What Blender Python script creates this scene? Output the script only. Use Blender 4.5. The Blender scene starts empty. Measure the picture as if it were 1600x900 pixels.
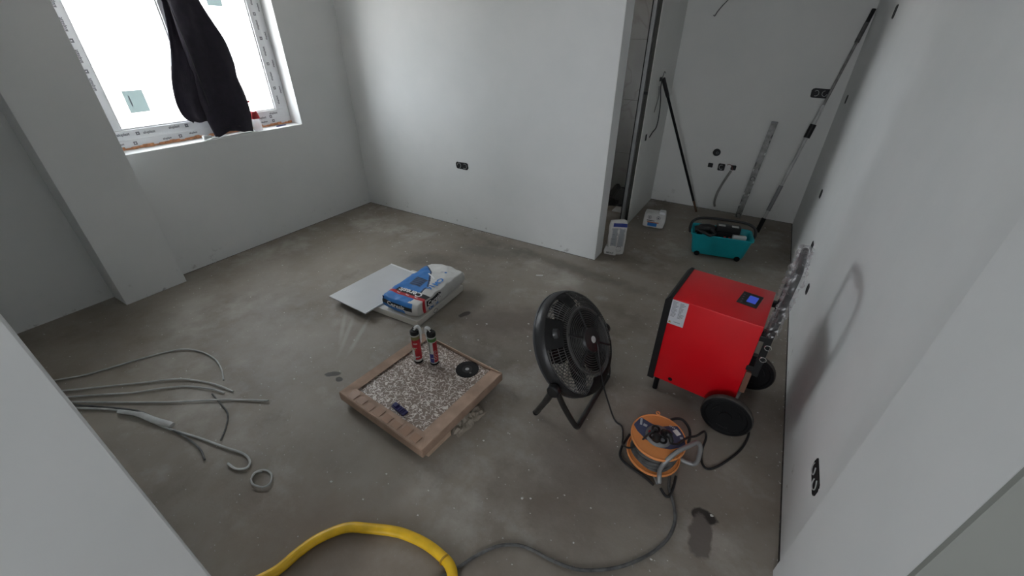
import bpy, bmesh, math, random
from mathutils import Vector, Matrix, Euler, noise
C = bpy.context.scene.collection
S = bpy.context.scene
PI = math.pi

# ------------------------------------------------------------ camera, sky, exposure
YAW, PITCH, ROLL = -.5385, .5546, .0041
fw = Vector((math.sin(YAW)*math.cos(PITCH), math.cos(YAW)*math.cos(PITCH), -math.sin(PITCH)))
rt = fw.cross(Vector((0, 0, 1))).normalized(); up = rt.cross(fw)
r2 = rt*math.cos(ROLL)+up*math.sin(ROLL); u2 = -rt*math.sin(ROLL)+up*math.cos(ROLL)
cam_d = bpy.data.cameras.new('camera'); cam = bpy.data.objects.new('camera', cam_d); C.objects.link(cam)
cam.matrix_world = Matrix(((r2.x, u2.x, -fw.x, 0), (r2.y, u2.y, -fw.y, 0), (r2.z, u2.z, -fw.z, 1.75), (0, 0, 0, 1)))
cam_d.sensor_width = 36; cam_d.lens = 637.25/1600*36; cam_d.clip_start = .02
S.camera = cam
S.view_settings.view_transform = 'Standard'; S.view_settings.look = 'None'
S.view_settings.gamma = 1; S.view_settings.use_curve_mapping = False
S.view_settings.exposure = -0.03
SKY = 15.0; HW = .35
w = bpy.data.worlds.new('overcast_sky'); S.world = w; w.use_nodes = True
bg = w.node_tree.nodes['Background']; bg.inputs[0].default_value = (.955, .985, 1.04, 1); bg.inputs[1].default_value = SKY
pl = bpy.data.lights.new('window_portal', 'AREA'); pl.shape = 'RECTANGLE'; pl.size = 1.5; pl.size_y = 1.5
po = bpy.data.objects.new('window_portal', pl); C.objects.link(po)
po.matrix_world = Matrix.Translation((-4.24, 1.853, 1.7)) @ Matrix(((0, 0, -1, 0), (1, 0, 0, 0), (0, -1, 0, 0), (0, 0, 0, 1)))
pl.cycles.is_portal = True
pl2 = pl.copy(); pl2.size = .7; pl2.size_y = 1.5; p2 = bpy.data.objects.new('hall_portal', pl2); C.objects.link(p2)
p2.matrix_world = Matrix.Translation((.02, -2.93, 1.6)) @ Matrix(((1, 0, 0, 0), (0, 0, -1, 0), (0, 1, 0, 0), (0, 0, 0, 1)))
pl2.cycles.is_portal = True

# ------------------------------------------------------------ materials
def nod(m): return m.node_tree.nodes, m.node_tree.links
def mat(name, col, rough=.6, metal=0, var=0, scale=8, bump=0, bscale=60, spec=.5, emit=None, es=1, alpha=None, coat=0):
    m = bpy.data.materials.new(name); m.use_nodes = True; N, L = nod(m); b = N['Principled BSDF']
    b.inputs['Base Color'].default_value = (*col, 1); b.inputs['Roughness'].default_value = rough
    b.inputs['Metallic'].default_value = metal; b.inputs['Specular IOR Level'].default_value = spec
    if coat: b.inputs['Coat Weight'].default_value = coat
    tc = N.new('ShaderNodeTexCoord')
    n = N.new('ShaderNodeTexNoise'); n.inputs['Scale'].default_value = scale; n.inputs['Detail'].default_value = 5
    L.new(tc.outputs['Object'], n.inputs['Vector'])
    v = var or .04
    r = N.new('ShaderNodeMapRange'); r.inputs['To Min'].default_value = 1-v; r.inputs['To Max'].default_value = 1+v
    r.inputs['From Min'].default_value = .3; r.inputs['From Max'].default_value = .7
    L.new(n.outputs['Fac'], r.inputs['Value'])
    mx = N.new('ShaderNodeVectorMath'); mx.operation = 'SCALE'; mx.inputs[0].default_value = col
    L.new(r.outputs[0], mx.inputs['Scale']); L.new(mx.outputs[0], b.inputs['Base Color'])
    if bump:
        n2 = N.new('ShaderNodeTexNoise'); n2.inputs['Scale'].default_value = bscale; L.new(tc.outputs['Object'], n2.inputs['Vector'])
        bp = N.new('ShaderNodeBump'); bp.inputs['Strength'].default_value = bump; bp.inputs['Distance'].default_value = .004
        L.new(n2.outputs['Fac'], bp.inputs['Height']); L.new(bp.outputs[0], b.inputs['Normal'])
    if emit:
        b.inputs['Emission Color'].default_value = (*emit, 1); b.inputs['Emission Strength'].default_value = es
    if alpha is not None: b.inputs['Alpha'].default_value = alpha
    return m

def plaster(name, col):
    m = bpy.data.materials.new(name); m.use_nodes = True; N, L = nod(m); b = N['Principled BSDF']
    b.inputs['Roughness'].default_value = .75; b.inputs['Specular IOR Level'].default_value = .25
    g = N.new('ShaderNodeNewGeometry')
    def nz(sc, det, rough=.5):
        n = N.new('ShaderNodeTexNoise'); n.inputs['Scale'].default_value = sc; n.inputs['Detail'].default_value = det
        n.inputs['Roughness'].default_value = rough; L.new(g.outputs['Position'], n.inputs['Vector']); return n
    a = nz(1.6, 6, .6); c = nz(28, 3)
    rp = N.new('ShaderNodeValToRGB'); rp.color_ramp.elements[0].position = .35; rp.color_ramp.elements[1].position = .65
    rp.color_ramp.elements[0].color = (col[0]*.94, col[1]*.95, col[2]*.95, 1); rp.color_ramp.elements[1].color = (*col, 1)
    L.new(a.outputs['Fac'], rp.inputs[0]); 
    # scuffs low on the wall
    sx = N.new('ShaderNodeSeparateXYZ'); L.new(g.outputs['Position'], sx.inputs[0])
    mr = N.new('ShaderNodeMapRange'); mr.inputs['From Min'].default_value = .0; mr.inputs['From Max'].default_value = .22
    mr.inputs['To Min'].default_value = 1; mr.inputs['To Max'].default_value = 0; L.new(sx.outputs['Z'], mr.inputs['Value'])
    d = nz(13, 8, .7); dr = N.new('ShaderNodeValToRGB'); dr.color_ramp.elements[0].position = .60; dr.color_ramp.elements[1].position = .74
    L.new(d.outputs['Fac'], dr.inputs[0]); mm = N.new('ShaderNodeMath'); mm.operation = 'MULTIPLY'
    L.new(dr.outputs[0], mm.inputs[0]); L.new(mr.outputs[0], mm.inputs[1])
    mx = N.new('ShaderNodeMix'); mx.data_type = 'RGBA'; L.new(mm.outputs[0], mx.inputs['Factor'])
    L.new(rp.outputs[0], mx.inputs['A']); mx.inputs['B'].default_value = (.25, .23, .21, 1)
    L.new(mx.outputs['Result'], b.inputs['Base Color'])
    bp = N.new('ShaderNodeBump'); bp.inputs['Strength'].default_value = .12; bp.inputs['Distance'].default_value = .003
    L.new(c.outputs['Fac'], bp.inputs['Height']); L.new(bp.outputs[0], b.inputs['Normal'])
    return m

M_wall = plaster('white_plaster', (.785, .795, .79))
M_wall2 = plaster('skim_coat_plaster', (.78, .785, .76))

def concrete():
    m = bpy.data.materials.new('screed_concrete'); m.use_nodes = True; N, L = nod(m); b = N['Principled BSDF']
    b.inputs['Specular IOR Level'].default_value = .35
    g = N.new('ShaderNodeNewGeometry'); P = g.outputs['Position']
    def nz(sc, det, rough=.5, off=0):
        n = N.new('ShaderNodeTexNoise'); n.inputs['Scale'].default_value = sc; n.inputs['Detail'].default_value = det
        n.inputs['Roughness'].default_value = rough
        ad = N.new('ShaderNodeVectorMath'); ad.inputs[1].default_value = (off, off*1.7, 0); L.new(P, ad.inputs[0]); L.new(ad.outputs[0], n.inputs['Vector']); return n
    def ramp(src, p0, p1, c0=(0, 0, 0, 1), c1=(1, 1, 1, 1)):
        r = N.new('ShaderNodeValToRGB'); r.color_ramp.elements[0].position = p0; r.color_ramp.elements[1].position = p1
        r.color_ramp.elements[0].color = c0; r.color_ramp.elements[1].color = c1; L.new(src, r.inputs[0]); return r.outputs[0]
    def mix(f, a, bb):
        x = N.new('ShaderNodeMix'); x.data_type = 'RGBA'
        L.new(f, x.inputs['Factor'])
        for s_, k in ((a, 'A'), (bb, 'B')):
            if isinstance(s_, tuple): x.inputs[k].default_value = s_
            else: L.new(s_, x.inputs[k])
        return x.outputs['Result']
    base = ramp(nz(.9, 7, .6).outputs['Fac'], .36, .66, (.165, .135, .105, 1), (.33, .295, .25, 1))
    fine = ramp(nz(5, 9, .7, 5).outputs['Fac'], .36, .7)
    c = mix(fine, base, (.30, .275, .245, 1))
    mott = N.new('ShaderNodeMix'); mott.data_type = 'RGBA'; mott.inputs['Factor'].default_value = .55
    L.new(base, mott.inputs['A']); L.new(c, mott.inputs['B']); c = mott.outputs['Result']
    dust = ramp(nz(1.7, 8, .65, 11).outputs['Fac'], .53, .68); dm = N.new('ShaderNodeMath'); dm.operation = 'MULTIPLY'; dm.inputs[1].default_value = .65
    L.new(dust, dm.inputs[0]); c = mix(dm.outputs[0], c, (.46, .44, .40, 1))
    dark = ramp(nz(2.4, 8, .72, 23).outputs['Fac'], .60, .78); dk = N.new('ShaderNodeMath'); dk.operation = 'MULTIPLY'; dk.inputs[1].default_value = .55
    L.new(dark, dk.inputs[0]); c = mix(dk.outputs[0], c, (.09, .075, .06, 1))
    specks = ramp(nz(70, 2, .5, 3).outputs['Fac'], .70, .76); c = mix(specks, c, (.45, .44, .42, 1))
    # wet-looking stains, powder streaks and a part-shade patch with their own outlines
    wob = nz(9, 4, .6, 31)
    def blot(x, y, rx, ry, ang, col, soft=.25, wobble=.9, amt=1.0):
        nonlocal c
        mp = N.new('ShaderNodeVectorMath'); mp.operation = 'SUBTRACT'; mp.inputs[1].default_value = (x, y, 0); L.new(P, mp.inputs[0])
        ro = N.new('ShaderNodeVectorRotate'); ro.rotation_type = 'Z_AXIS'; ro.inputs['Angle'].default_value = -ang; L.new(mp.outputs[0], ro.inputs['Vector'])
        sc = N.new('ShaderNodeVectorMath'); sc.operation = 'MULTIPLY'; sc.inputs[1].default_value = (1/rx, 1/ry, 0); L.new(ro.outputs[0], sc.inputs[0])
        ln = N.new('ShaderNodeVectorMath'); ln.operation = 'LENGTH'; L.new(sc.outputs[0], ln.inputs[0])
        ma = N.new('ShaderNodeMath'); ma.operation = 'MULTIPLY_ADD'; ma.inputs[1].default_value = wobble*2; L.new(wob.outputs['Fac'], ma.inputs[0])
        ma.inputs[2].default_value = -wobble
        ad = N.new('ShaderNodeMath'); ad.operation = 'ADD'; L.new(ln.outputs['Value'], ad.inputs[0]); L.new(ma.outputs[0], ad.inputs[1])
        r = N.new('ShaderNodeMapRange'); r.inputs['From Min'].default_value = 1-soft; r.inputs['From Max'].default_value = 1+soft
        r.inputs['To Min'].default_value = amt; r.inputs['To Max'].default_value = 0; L.new(ad.outputs[0], r.inputs['Value'])
        c = mix(r.outputs[0], c, col)
    blot(.215, 1.26, .05, .03, .2, (.035, .03, .026, 1), .12)
    blot(.215, 1.16, .045, .085, .1, (.15, .13, .115, 1), .12)
    blot(-1.87, 1.01, .05, .022, .6, (.03, .028, .025, 1), .12)
    blot(-1.80, 1.0, .022, .018, 0, (.03, .028, .025, 1), .12)
    blot(-1.56, 1.93, .05, .022, 1.2, (.04, .036, .03, 1), .15)
    for k, (x, y) in enumerate(((-2.03, 1.36), (-2.11, 1.32), (-2.20, 1.36))):
        blot(x, y, .014, .17, .50+.14*k, (.46, .44, .41, 1), .5, .5, .5)
    blot(-3.3, .85, .55, .16, -.6, (.44, .42, .38, 1), .7, .8, .45); blot(-2.3, 1.05, .5, .25, .3, (.42, .40, .36, 1), .8, .8, .35)
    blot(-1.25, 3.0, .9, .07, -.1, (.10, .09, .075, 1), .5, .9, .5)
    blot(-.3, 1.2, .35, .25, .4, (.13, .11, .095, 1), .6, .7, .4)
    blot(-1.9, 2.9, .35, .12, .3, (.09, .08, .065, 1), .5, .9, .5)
    blot(-1.22, 2.05, .34, .16, .5, (.13, .10, .08, 1), .5, .9, .55)  # brown patch with the shade between panel and fan painted in
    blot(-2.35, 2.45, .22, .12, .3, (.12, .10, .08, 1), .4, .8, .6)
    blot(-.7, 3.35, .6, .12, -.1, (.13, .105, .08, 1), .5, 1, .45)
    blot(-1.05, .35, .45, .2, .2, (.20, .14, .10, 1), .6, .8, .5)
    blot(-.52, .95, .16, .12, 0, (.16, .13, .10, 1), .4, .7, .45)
    blot(-3.0, 1.3, .6, .18, -.5, (.44, .42, .39, 1), .8, 1, .4)
    L.new(c, b.inputs['Base Color'])
    rr = N.new('ShaderNodeMapRange'); rr.inputs['To Min'].default_value = .42; rr.inputs['To Max'].default_value = .75
    L.new(nz(3, 5, .6, 41).outputs['Fac'], rr.inputs['Value']); L.new(rr.outputs[0], b.inputs['Roughness'])
    bp = N.new('ShaderNodeBump'); bp.inputs['Strength'].default_value = .35; bp.inputs['Distance'].default_value = .004
    L.new(nz(35, 6, .65, 2).outputs['Fac'], bp.inputs['Height']); L.new(bp.outputs[0], b.inputs['Normal'])
    return m
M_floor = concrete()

M_black = mat('black_plastic', (.015, .015, .016), .4, var=.2, bump=.1, spec=.35)
M_blackm = mat('black_matte', (.010, .010, .011), .65, spec=.2)
M_steel = mat('galvanised_steel', (.36, .365, .365), .5, .5, var=.15)
M_chrome = mat('chrome', (.75, .75, .75), .15, 1)
M_red = mat('red_enamel', (.72, .004, .012), .34, var=.05, scale=3, coat=.15)
M_teal = mat('teal_plastic', (.005, .36, .42), .4, var=.08)
M_orange = mat('orange_plastic', (.82, .30, .09), .45, var=.06)
M_white = mat('white_plastic', (.78, .79, .80), .4, var=.03)
M_offw = mat('off_white_paper', (.66, .66, .64), .7, var=.07, scale=20)
M_cream = mat('cream_foam', (.66, .64, .59), .85, var=.04, bump=.4, bscale=260)
M_card = mat('brown_cardboard', (.42, .29, .215), .8, var=.16, scale=14, bump=.2)
M_card2 = mat('pale_cardboard_core', (.58, .43, .32), .85, var=.12, scale=30)
M_tape = mat('brown_parcel_tape', (.36, .22, .15), .35, var=.1)
M_navy = mat('navy_print', (.012, .03, .09), .5)
M_blue = mat('blue_print', (.025, .19, .55), .45, var=.06)
M_redp = mat('red_print', (.50, .02, .03), .45)
M_inkb = mat('black_ink', (.01, .01, .012), .5)
M_inkg = mat('grey_ink', (.12, .12, .14), .6)
M_whp = mat('white_print', (.85, .85, .85), .5)
M_cloth = mat('black_denim', (.013, .009, .019), .8, var=.25, scale=25, bump=.5, bscale=300)
M_yellow = mat('yellow_hose_rubber', (.92, .56, .02), .38, var=.13, scale=18, bump=.15)
M_cable = mat('black_rubber', (.016, .016, .017), .5, var=.2)
M_gcable = mat('dusty_grey_cable', (.095, .095, .093), .6, var=.45, scale=30)
M_lcable = mat('light_grey_cable', (.50, .51, .50), .5, var=.25, scale=12)
M_conduit = mat('pale_conduit', (.52, .53, .52), .45, var=.18, scale=14)
M_foam = mat('orange_pu_foam', (.74, .36, .19), .9, var=.25, scale=40, bump=.8, bscale=120)
M_hole = mat('dark_wall_box', (.012, .012, .014), .6, var=.3)
M_gplas = mat('grey_socket_plastic', (.21, .215, .22), .45)
M_alu = mat('dirty_aluminium', (.24, .24, .23), .5, .2, var=.35, scale=22)
M_crumb = mat('plaster_crumb', (.62, .61, .58), .9, var=.1)
M_dusty = mat('dusty_rubber', (.06, .054, .048), .85, var=.45, scale=25)
M_green = mat('green_print', (.08, .22, .06), .5)
M_film = mat('window_protective_film', (.84, .85, .87), .45, var=.04)
M_lcd = mat('blue_lcd', (.02, .03, .2), .2, emit=(.05, .09, .55), es=.55)
M_brown = mat('brown_wood_tip', (.12, .07, .04), .7)
M_purple = mat('dark_blue_plastic', (.02, .018, .12), .45)
M_ground = mat('clay_ground', (.62, .53, .46), .9, var=.1, scale=.6)
M_marble = None

def marble():
    m = bpy.data.materials.new('grey_marble_tile'); m.use_nodes = True; N, L = nod(m); b = N['Principled BSDF']
    b.inputs['Roughness'].default_value = .2
    g = N.new('ShaderNodeNewGeometry')
    n = N.new('ShaderNodeTexNoise'); n.inputs['Scale'].default_value = 1.0; n.inputs['Detail'].default_value = 3; n.inputs['Distortion'].default_value = 1.2
    L.new(g.outputs['Position'], n.inputs['Vector'])
    r = N.new('ShaderNodeValToRGB'); e = r.color_ramp.elements
    e[0].position = .30; e[0].color = (.30, .30, .29, 1); e[1].position = .7; e[1].color = (.38, .38, .37, 1)
    a = e.new(.49); a.color = (.36, .36, .35, 1); a = e.new(.50); a.color = (.31, .30, .29, 1); a = e.new(.515); a.color = (.36, .36, .35, 1)
    L.new(n.outputs['Fac'], r.inputs[0]); L.new(r.outputs[0], b.inputs['Base Color'])
    return m
M_marble = marble()

def squiggle():
    m = bpy.data.materials.new('vermicular_print'); m.use_nodes = True; N, L = nod(m); b = N['Principled BSDF']
    b.inputs['Roughness'].default_value = .35
    tc = N.new('ShaderNodeTexCoord')
    n = N.new('ShaderNodeTexNoise'); n.inputs['Scale'].default_value = 50; n.inputs['Detail'].default_value = 0; n.inputs['Distortion'].default_value = .8
    L.new(tc.outputs['Object'], n.inputs['Vector'])
    s = N.new('ShaderNodeMath'); s.operation = 'SUBTRACT'; s.inputs[1].default_value = .5; L.new(n.outputs['Fac'], s.inputs[0])
    a = N.new('ShaderNodeMath'); a.operation = 'ABSOLUTE'; L.new(s.outputs[0], a.inputs[0])
    r = N.new('ShaderNodeValToRGB'); e = r.color_ramp.elements
    e[0].position = .034; e[0].color = (.74, .68, .63, 1); e[1].position = .075; e[1].color = (.25, .19, .155, 1)
    L.new(a.outputs[0], r.inputs[0]); L.new(r.outputs[0], b.inputs['Base Color'])
    return m
M_squig = squiggle()

def glassy(name, tr, tint=(1, 1, 1), diff=.0, gloss=.08, rough=.02, noise_scale=None):
    m = bpy.data.materials.new(name); m.use_nodes = True; N, L = nod(m); N.clear()
    o = N.new('ShaderNodeOutputMaterial'); t = N.new('ShaderNodeBsdfTransparent'); t.inputs[0].default_value = (*tint, 1)
    d = N.new('ShaderNodeBsdfTranslucent'); d.inputs[0].default_value = (*tint, 1)
    g = N.new('ShaderNodeBsdfGlossy'); g.inputs['Roughness'].default_value = rough
    m1 = N.new('ShaderNodeMixShader'); m1.inputs[0].default_value = diff; L.new(t.outputs[0], m1.inputs[1]); L.new(d.outputs[0], m1.inputs[2])
    if noise_scale:
        tc = N.new('ShaderNodeTexCoord'); n = N.new('ShaderNodeTexNoise'); n.inputs['Scale'].default_value = noise_scale
        n.inputs['Detail'].default_value = 6; L.new(tc.outputs['Object'], n.inputs['Vector'])
        r = N.new('ShaderNodeMapRange'); r.inputs['From Min'].default_value = .35; r.inputs['From Max'].default_value = .7
        r.inputs['To Min'].default_value = diff*.5; r.inputs['To Max'].default_value = min(1, diff*1.6); L.new(n.outputs['Fac'], r.inputs['Value']); L.new(r.outputs[0], m1.inputs[0])
    m2 = N.new('ShaderNodeMixShader'); m2.inputs[0].default_value = gloss; L.new(m1.outputs[0], m2.inputs[1]); L.new(g.outputs[0], m2.inputs[2])
    L.new(m2.outputs[0], o.inputs[0]); return m
M_glass = glassy('misted_glass', .6, (.97, .99, .99), .10, .05, .02, 2.5)
M_clear = glassy('clear_bottle_plastic', .8, (.93, .94, .95), .35, .1, .1)
M_stick = glassy('grey_translucent_sticker', .5, (.22, .25, .25), .8, .04, .3)
M_wrap = glassy('bubble_wrap_film', .6, (.97, .97, .98), .15, .07, .3, 40)

# ------------------------------------------------------------ mesh helpers
def box(bm, x0, x1, y0, y1, z0, z1, M=None, bev=0):
    r = bmesh.ops.create_cube(bm, size=1)['verts']
    bmesh.ops.scale(bm, vec=(x1-x0, y1-y0, z1-z0), verts=r)
    bmesh.ops.translate(bm, vec=((x0+x1)/2, (y0+y1)/2, (z0+z1)/2), verts=r)
    if bev:
        es = list({e for v in r for e in v.link_edges})
        q = bmesh.ops.bevel(bm, geom=es, offset=bev, segments=2, affect='EDGES', profile=.6)
        r = list({v for f in q['faces'] for v in f.verts} | {v for v in r if v.is_valid})
    if M is not None: bmesh.ops.transform(bm, matrix=M, verts=r)
    return r
def B(x0, x1, y0, y1, z0, z1, bev=0, M=None):
    bm = bmesh.new(); box(bm, x0, x1, y0, y1, z0, z1, M, bev); return bm
def catmull(P, n=8):
    P = [Vector(p) for p in P]; Q = [P[0]*2-P[1]]+P+[P[-1]*2-P[-2]]; out = []
    for i in range(1, len(Q)-2):
        a, b, c, d = Q[i-1:i+3]
        for k in range(n):
            t = k/n; out.append(.5*((2*b)+(c-a)*t+(2*a-5*b+4*c-d)*t*t+(3*b-a-3*c+d)*t**3))
    out.append(P[-1]); return out
def tube(bm, P, r, seg=8, closed=False, flat=1.0, n=0, cap=True):
    P = catmull(P, n) if n else [Vector(p) for p in P]
    m = len(P); rings = []; u = None
    for i in range(m):
        a = P[i-1] if (i or closed) else P[i]; b = P[(i+1) % m] if (i < m-1 or closed) else P[i]
        t = (b-a).normalized()
        if u is None:
            u = Vector((0, 0, 1)) if abs(t.z) < .9 else Vector((1, 0, 0))
        u = (u-t*u.dot(t)).normalized(); v = t.cross(u)
        rr = r[i*(len(r)-1)//max(1, m-1)] if isinstance(r, (list, tuple)) else r
        rings.append([bm.verts.new(P[i]+(u*math.cos(2*PI*k/seg)*flat+v*math.sin(2*PI*k/seg))*rr) for k in range(seg)])
    for i in range(m if closed else m-1):
        A, D = rings[i], rings[(i+1) % m]
        for k in range(seg): bm.faces.new((A[k], A[(k+1) % seg], D[(k+1) % seg], D[k]))
    if not closed and cap: bm.faces.new(rings[0][::-1]); bm.faces.new(rings[-1])
def T(P, r, seg=8, **k): bm = bmesh.new(); tube(bm, P, r, seg, **k); return bm
def lathe(bm, prof, seg=32, M=None, closed=False):
    rs = []
    for (r, z) in prof:
        rs.append([bm.verts.new((r*math.cos(2*PI*k/seg), r*math.sin(2*PI*k/seg), z)) for k in range(seg)] if r > 1e-6 else [bm.verts.new((0, 0, z))])
    prs = list(zip(rs, rs[1:])) + ([(rs[-1], rs[0])] if closed else [])
    for A, D in prs:
        for k in range(seg):
            k2 = (k+1) % seg
            if len(A) == 1 and len(D) == 1: continue
            if len(A) == 1: bm.faces.new((A[0], D[k2], D[k]))
            elif len(D) == 1: bm.faces.new((A[k], A[k2], D[0]))
            else: bm.faces.new((A[k], A[k2], D[k2], D[k]))
    if M is not None: bmesh.ops.transform(bm, matrix=M, verts=[v for r in rs for v in r])
def LA(prof, seg=32, M=None, closed=False): bm = bmesh.new(); lathe(bm, prof, seg, M, closed); return bm
def ring(bm, r, R, z=0, seg=48, sg=5, M=None):
    P = [Vector((R*math.cos(2*PI*k/seg), R*math.sin(2*PI*k/seg), z)) for k in range(seg)]
    if M is not None: P = [M @ p for p in P]
    tube(bm, P, r, sg, closed=True)
def prism(bm, pts, z0, z1, M=None):
    a = [bm.verts.new((x, y, z0)) for x, y in pts]; b = [bm.verts.new((x, y, z1)) for x, y in pts]
    n = len(pts); bm.faces.new(a[::-1]); bm.faces.new(b)
    for i in range(n): bm.faces.new((a[i], a[(i+1) % n], b[(i+1) % n], b[i]))
    if M is not None: bmesh.ops.transform(bm, matrix=M, verts=a+b)
def PRI(pts, z0, z1, M=None): bm = bmesh.new(); prism(bm, pts, z0, z1, M); return bm

def link(name, bm, m, parent=None, world=False, smooth=False, keep=False):
    if not keep: bmesh.ops.recalc_face_normals(bm, faces=bm.faces)
    if world and parent is not None: bmesh.ops.transform(bm, matrix=parent['_m'] if False else MW[parent.name].inverted(), verts=bm.verts)
    me = bpy.data.meshes.new(name); bm.to_mesh(me); bm.free()
    for x in (m if isinstance(m, (list, tuple)) else [m]): me.materials.append(x)
    if smooth:
        me.polygons.foreach_set('use_smooth', [True]*len(me.polygons))
        if smooth != 'all' : me.set_sharp_from_angle(angle=math.radians(40))
    o = bpy.data.objects.new(name, me); C.objects.link(o); o.parent = parent
    return o
MW = {}
def thing(name, label, cat, loc=(0, 0, 0), rz=0, group=None):
    o = bpy.data.objects.new(name, None); C.objects.link(o); o.empty_display_size = .05
    o.location = loc; o.rotation_euler = (0, 0, rz); MW[o.name] = Matrix.Translation(loc) @ Matrix.Rotation(rz, 4, 'Z')
    o['label'] = label; o['category'] = cat
    if group: o['group'] = group
    return o
def tag(o, label, cat, group=None, kind=None):
    o['label'] = label; o['category'] = cat
    if group: o['group'] = group
    if kind: o['kind'] = kind
    return o
def struct(name, bm, m, parent=None, **k):
    o = link(name, bm, m, parent, **k); o['kind'] = 'structure'; return o
def sroot(name):
    o = bpy.data.objects.new(name, None); C.objects.link(o); o['kind'] = 'structure'; MW[o.name] = Matrix.Identity(4); return o
def text_bm(s, size, ext=.0004, bold=0.0, cuts=0):
    cu = bpy.data.curves.new('t', 'FONT'); cu.body = s; cu.size = size; cu.extrude = ext; cu.offset = bold; cu.resolution_u = 2
    cu.align_x = 'CENTER'; cu.align_y = 'CENTER'
    o = bpy.data.objects.new('t', cu); C.objects.link(o); bpy.context.view_layer.update()
    me = bpy.data.meshes.new_from_object(o.evaluated_get(bpy.context.evaluated_depsgraph_get()))
    bm = bmesh.new(); bm.from_mesh(me); bpy.data.objects.remove(o); bpy.data.curves.remove(cu); bpy.data.meshes.remove(me)
    bmesh.ops.triangulate(bm, faces=bm.faces)
    if cuts: bmesh.ops.subdivide_edges(bm, edges=bm.edges, cuts=cuts)
    return bm
def frame(o, ex, ey):   # matrix with origin o, x axis ex, y axis ey
    ex = Vector(ex).normalized(); ey = Vector(ey); ey = (ey-ex*ey.dot(ex)).normalized(); ez = ex.cross(ey)
    return Matrix(((ex.x, ey.x, ez.x, o[0]), (ex.y, ey.y, ez.y, o[1]), (ex.z, ey.z, ez.z, o[2]), (0, 0, 0, 1)))
def xf(bm, M): bmesh.ops.transform(bm, matrix=M, verts=bm.verts); return bm
RZ = lambda a: Matrix.Rotation(a, 4, 'Z'); RX = lambda a: Matrix.Rotation(a, 4, 'X'); RY = lambda a: Matrix.Rotation(a, 4, 'Y'); TR = Matrix.Translation

# ------------------------------------------------------------ the setting
XL, YB, XR, YD, XE, H = -3.962, 3.236, .496, 5.175, -1.051, 2.62
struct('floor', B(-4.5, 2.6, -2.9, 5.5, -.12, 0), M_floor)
struct('ceiling', B(-4.5, 2.6, -2.9, 5.5, H, H+.12), M_wall)
WY0, WY1, WZ0, WZ1, XO = 1.105, 2.592, 1.0, 2.46, -4.28
bm = bmesh.new()
box(bm, XO, XL, WY0-.3, YB+.2, 0, WZ0); box(bm, XO, XL, WY0-.3, YB+.2, WZ1, H)
box(bm, XO, XL, WY0-.3, WY0, WZ0, WZ1); box(bm, XO, XL, WY1, YB+.2, WZ0, WZ1)
box(bm, XO, -4.037, -.35, WY0-.3, 0, H)
struct('wall_left', bm, M_wall)
struct('trim_1', B(XO+.02, -3.816, .695, 1.110, 0, H, .003), M_wall)          # plastered pillar beside the window
struct('wall_back', B(-4.25, XE, YB, 3.422, 0, H, .004), M_wall)              # long wall with its free end
struct('wall_back_alcove', B(-4.25, .65, YD, YD+.15, 0, H), M_wall2)
struct('wall_right', B(XR, XR+.15, 1.15, YD+.1, 0, H), M_wall)
struct('trim_2', B(.474, 2.1, .733, 1.176, 0, H, .004), M_wall)               # wide pier at the opening, right
struct('wall_left_alcove', B(-1.128, XE, 4.275, YD+.02, 0, H), M_wall2)
struct('trim_4', B(.4735, 2.1, .722, .734, 0, H), plaster('hall_shade_plaster', (.30, .31, .285)))   # slab over the pier's hall side, its shade put into the colour
struct('wall_front', B(-4.3, -.8, -.35, .03, 0, H, .004), M_wall)
struct('wall_left_hall', B(-.95, -.8, -2.8, -.34, 0, H), M_wall)
struct('wall_right_hall', B(2.1, 2.25, -2.8, 1.2, 0, H), M_wall)
bm = bmesh.new(); box(bm, -.95, 2.25, -2.9, -2.75, 0, .9); box(bm, -.95, 2.25, -2.9, -2.75, 2.3, H); box(bm, -.95, -.3, -2.9, -2.75, .9, 2.3); box(bm, HW, 2.25, -2.9, -2.75, .9, 2.3)
struct('wall_front_hall', bm, M_wall)     # opening to the sky added behind the camera as fill light
# bathroom behind the free-standing wall: big marble tiles
wb = struct('wall_back_bathroom', B(-2.9, -1.128, 5.15, YD+.01, 0, H), mat('tile_grout', (.2, .2, .19), .9))
for i in range(3):
    for k in range(5):
        x0 = -2.32+i*.6; z0 = -.08+k*.6
        if z0+.6 > H: continue
        bm = B(x0+.0015, min(x0+.5985, -1.135), 5.138, 5.152, max(z0+.0015, .002), z0+.5985, .0015); link('tile', bm, M_marble, wb)
bm = bmesh.new(); box(bm, -2.95, -2.8, 3.4, 5.2, 0, 1.4); box(bm, -2.95, -2.8, 3.4, 5.2, 2.0, H); box(bm, -2.95, -2.8, 3.4, 4.0, 1.4, 2.0); box(bm, -2.95, -2.8, 4.5, 5.2, 1.4, 2.0)
wl = struct('wall_left_bathroom', bm, M_wall2)  # opening added in this wall to let sky light into the bathroom

# dark open joint between screed and walls
M_joint = mat('open_joint', (.05, .045, .04), .95, var=.4, scale=30)
struct('trim_5', B(XL, XL+.006, 1.11, YB, 0, .0015), M_joint); struct('trim_6', B(XL, XE, YB-.005, YB, 0, .0015), M_joint)
struct('trim_7', B(XR-.006, XR, 1.176, YD, 0, .0015), M_joint); struct('trim_8', B(XE, XR, YD-.008, YD, 0, .0015), M_joint)
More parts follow.
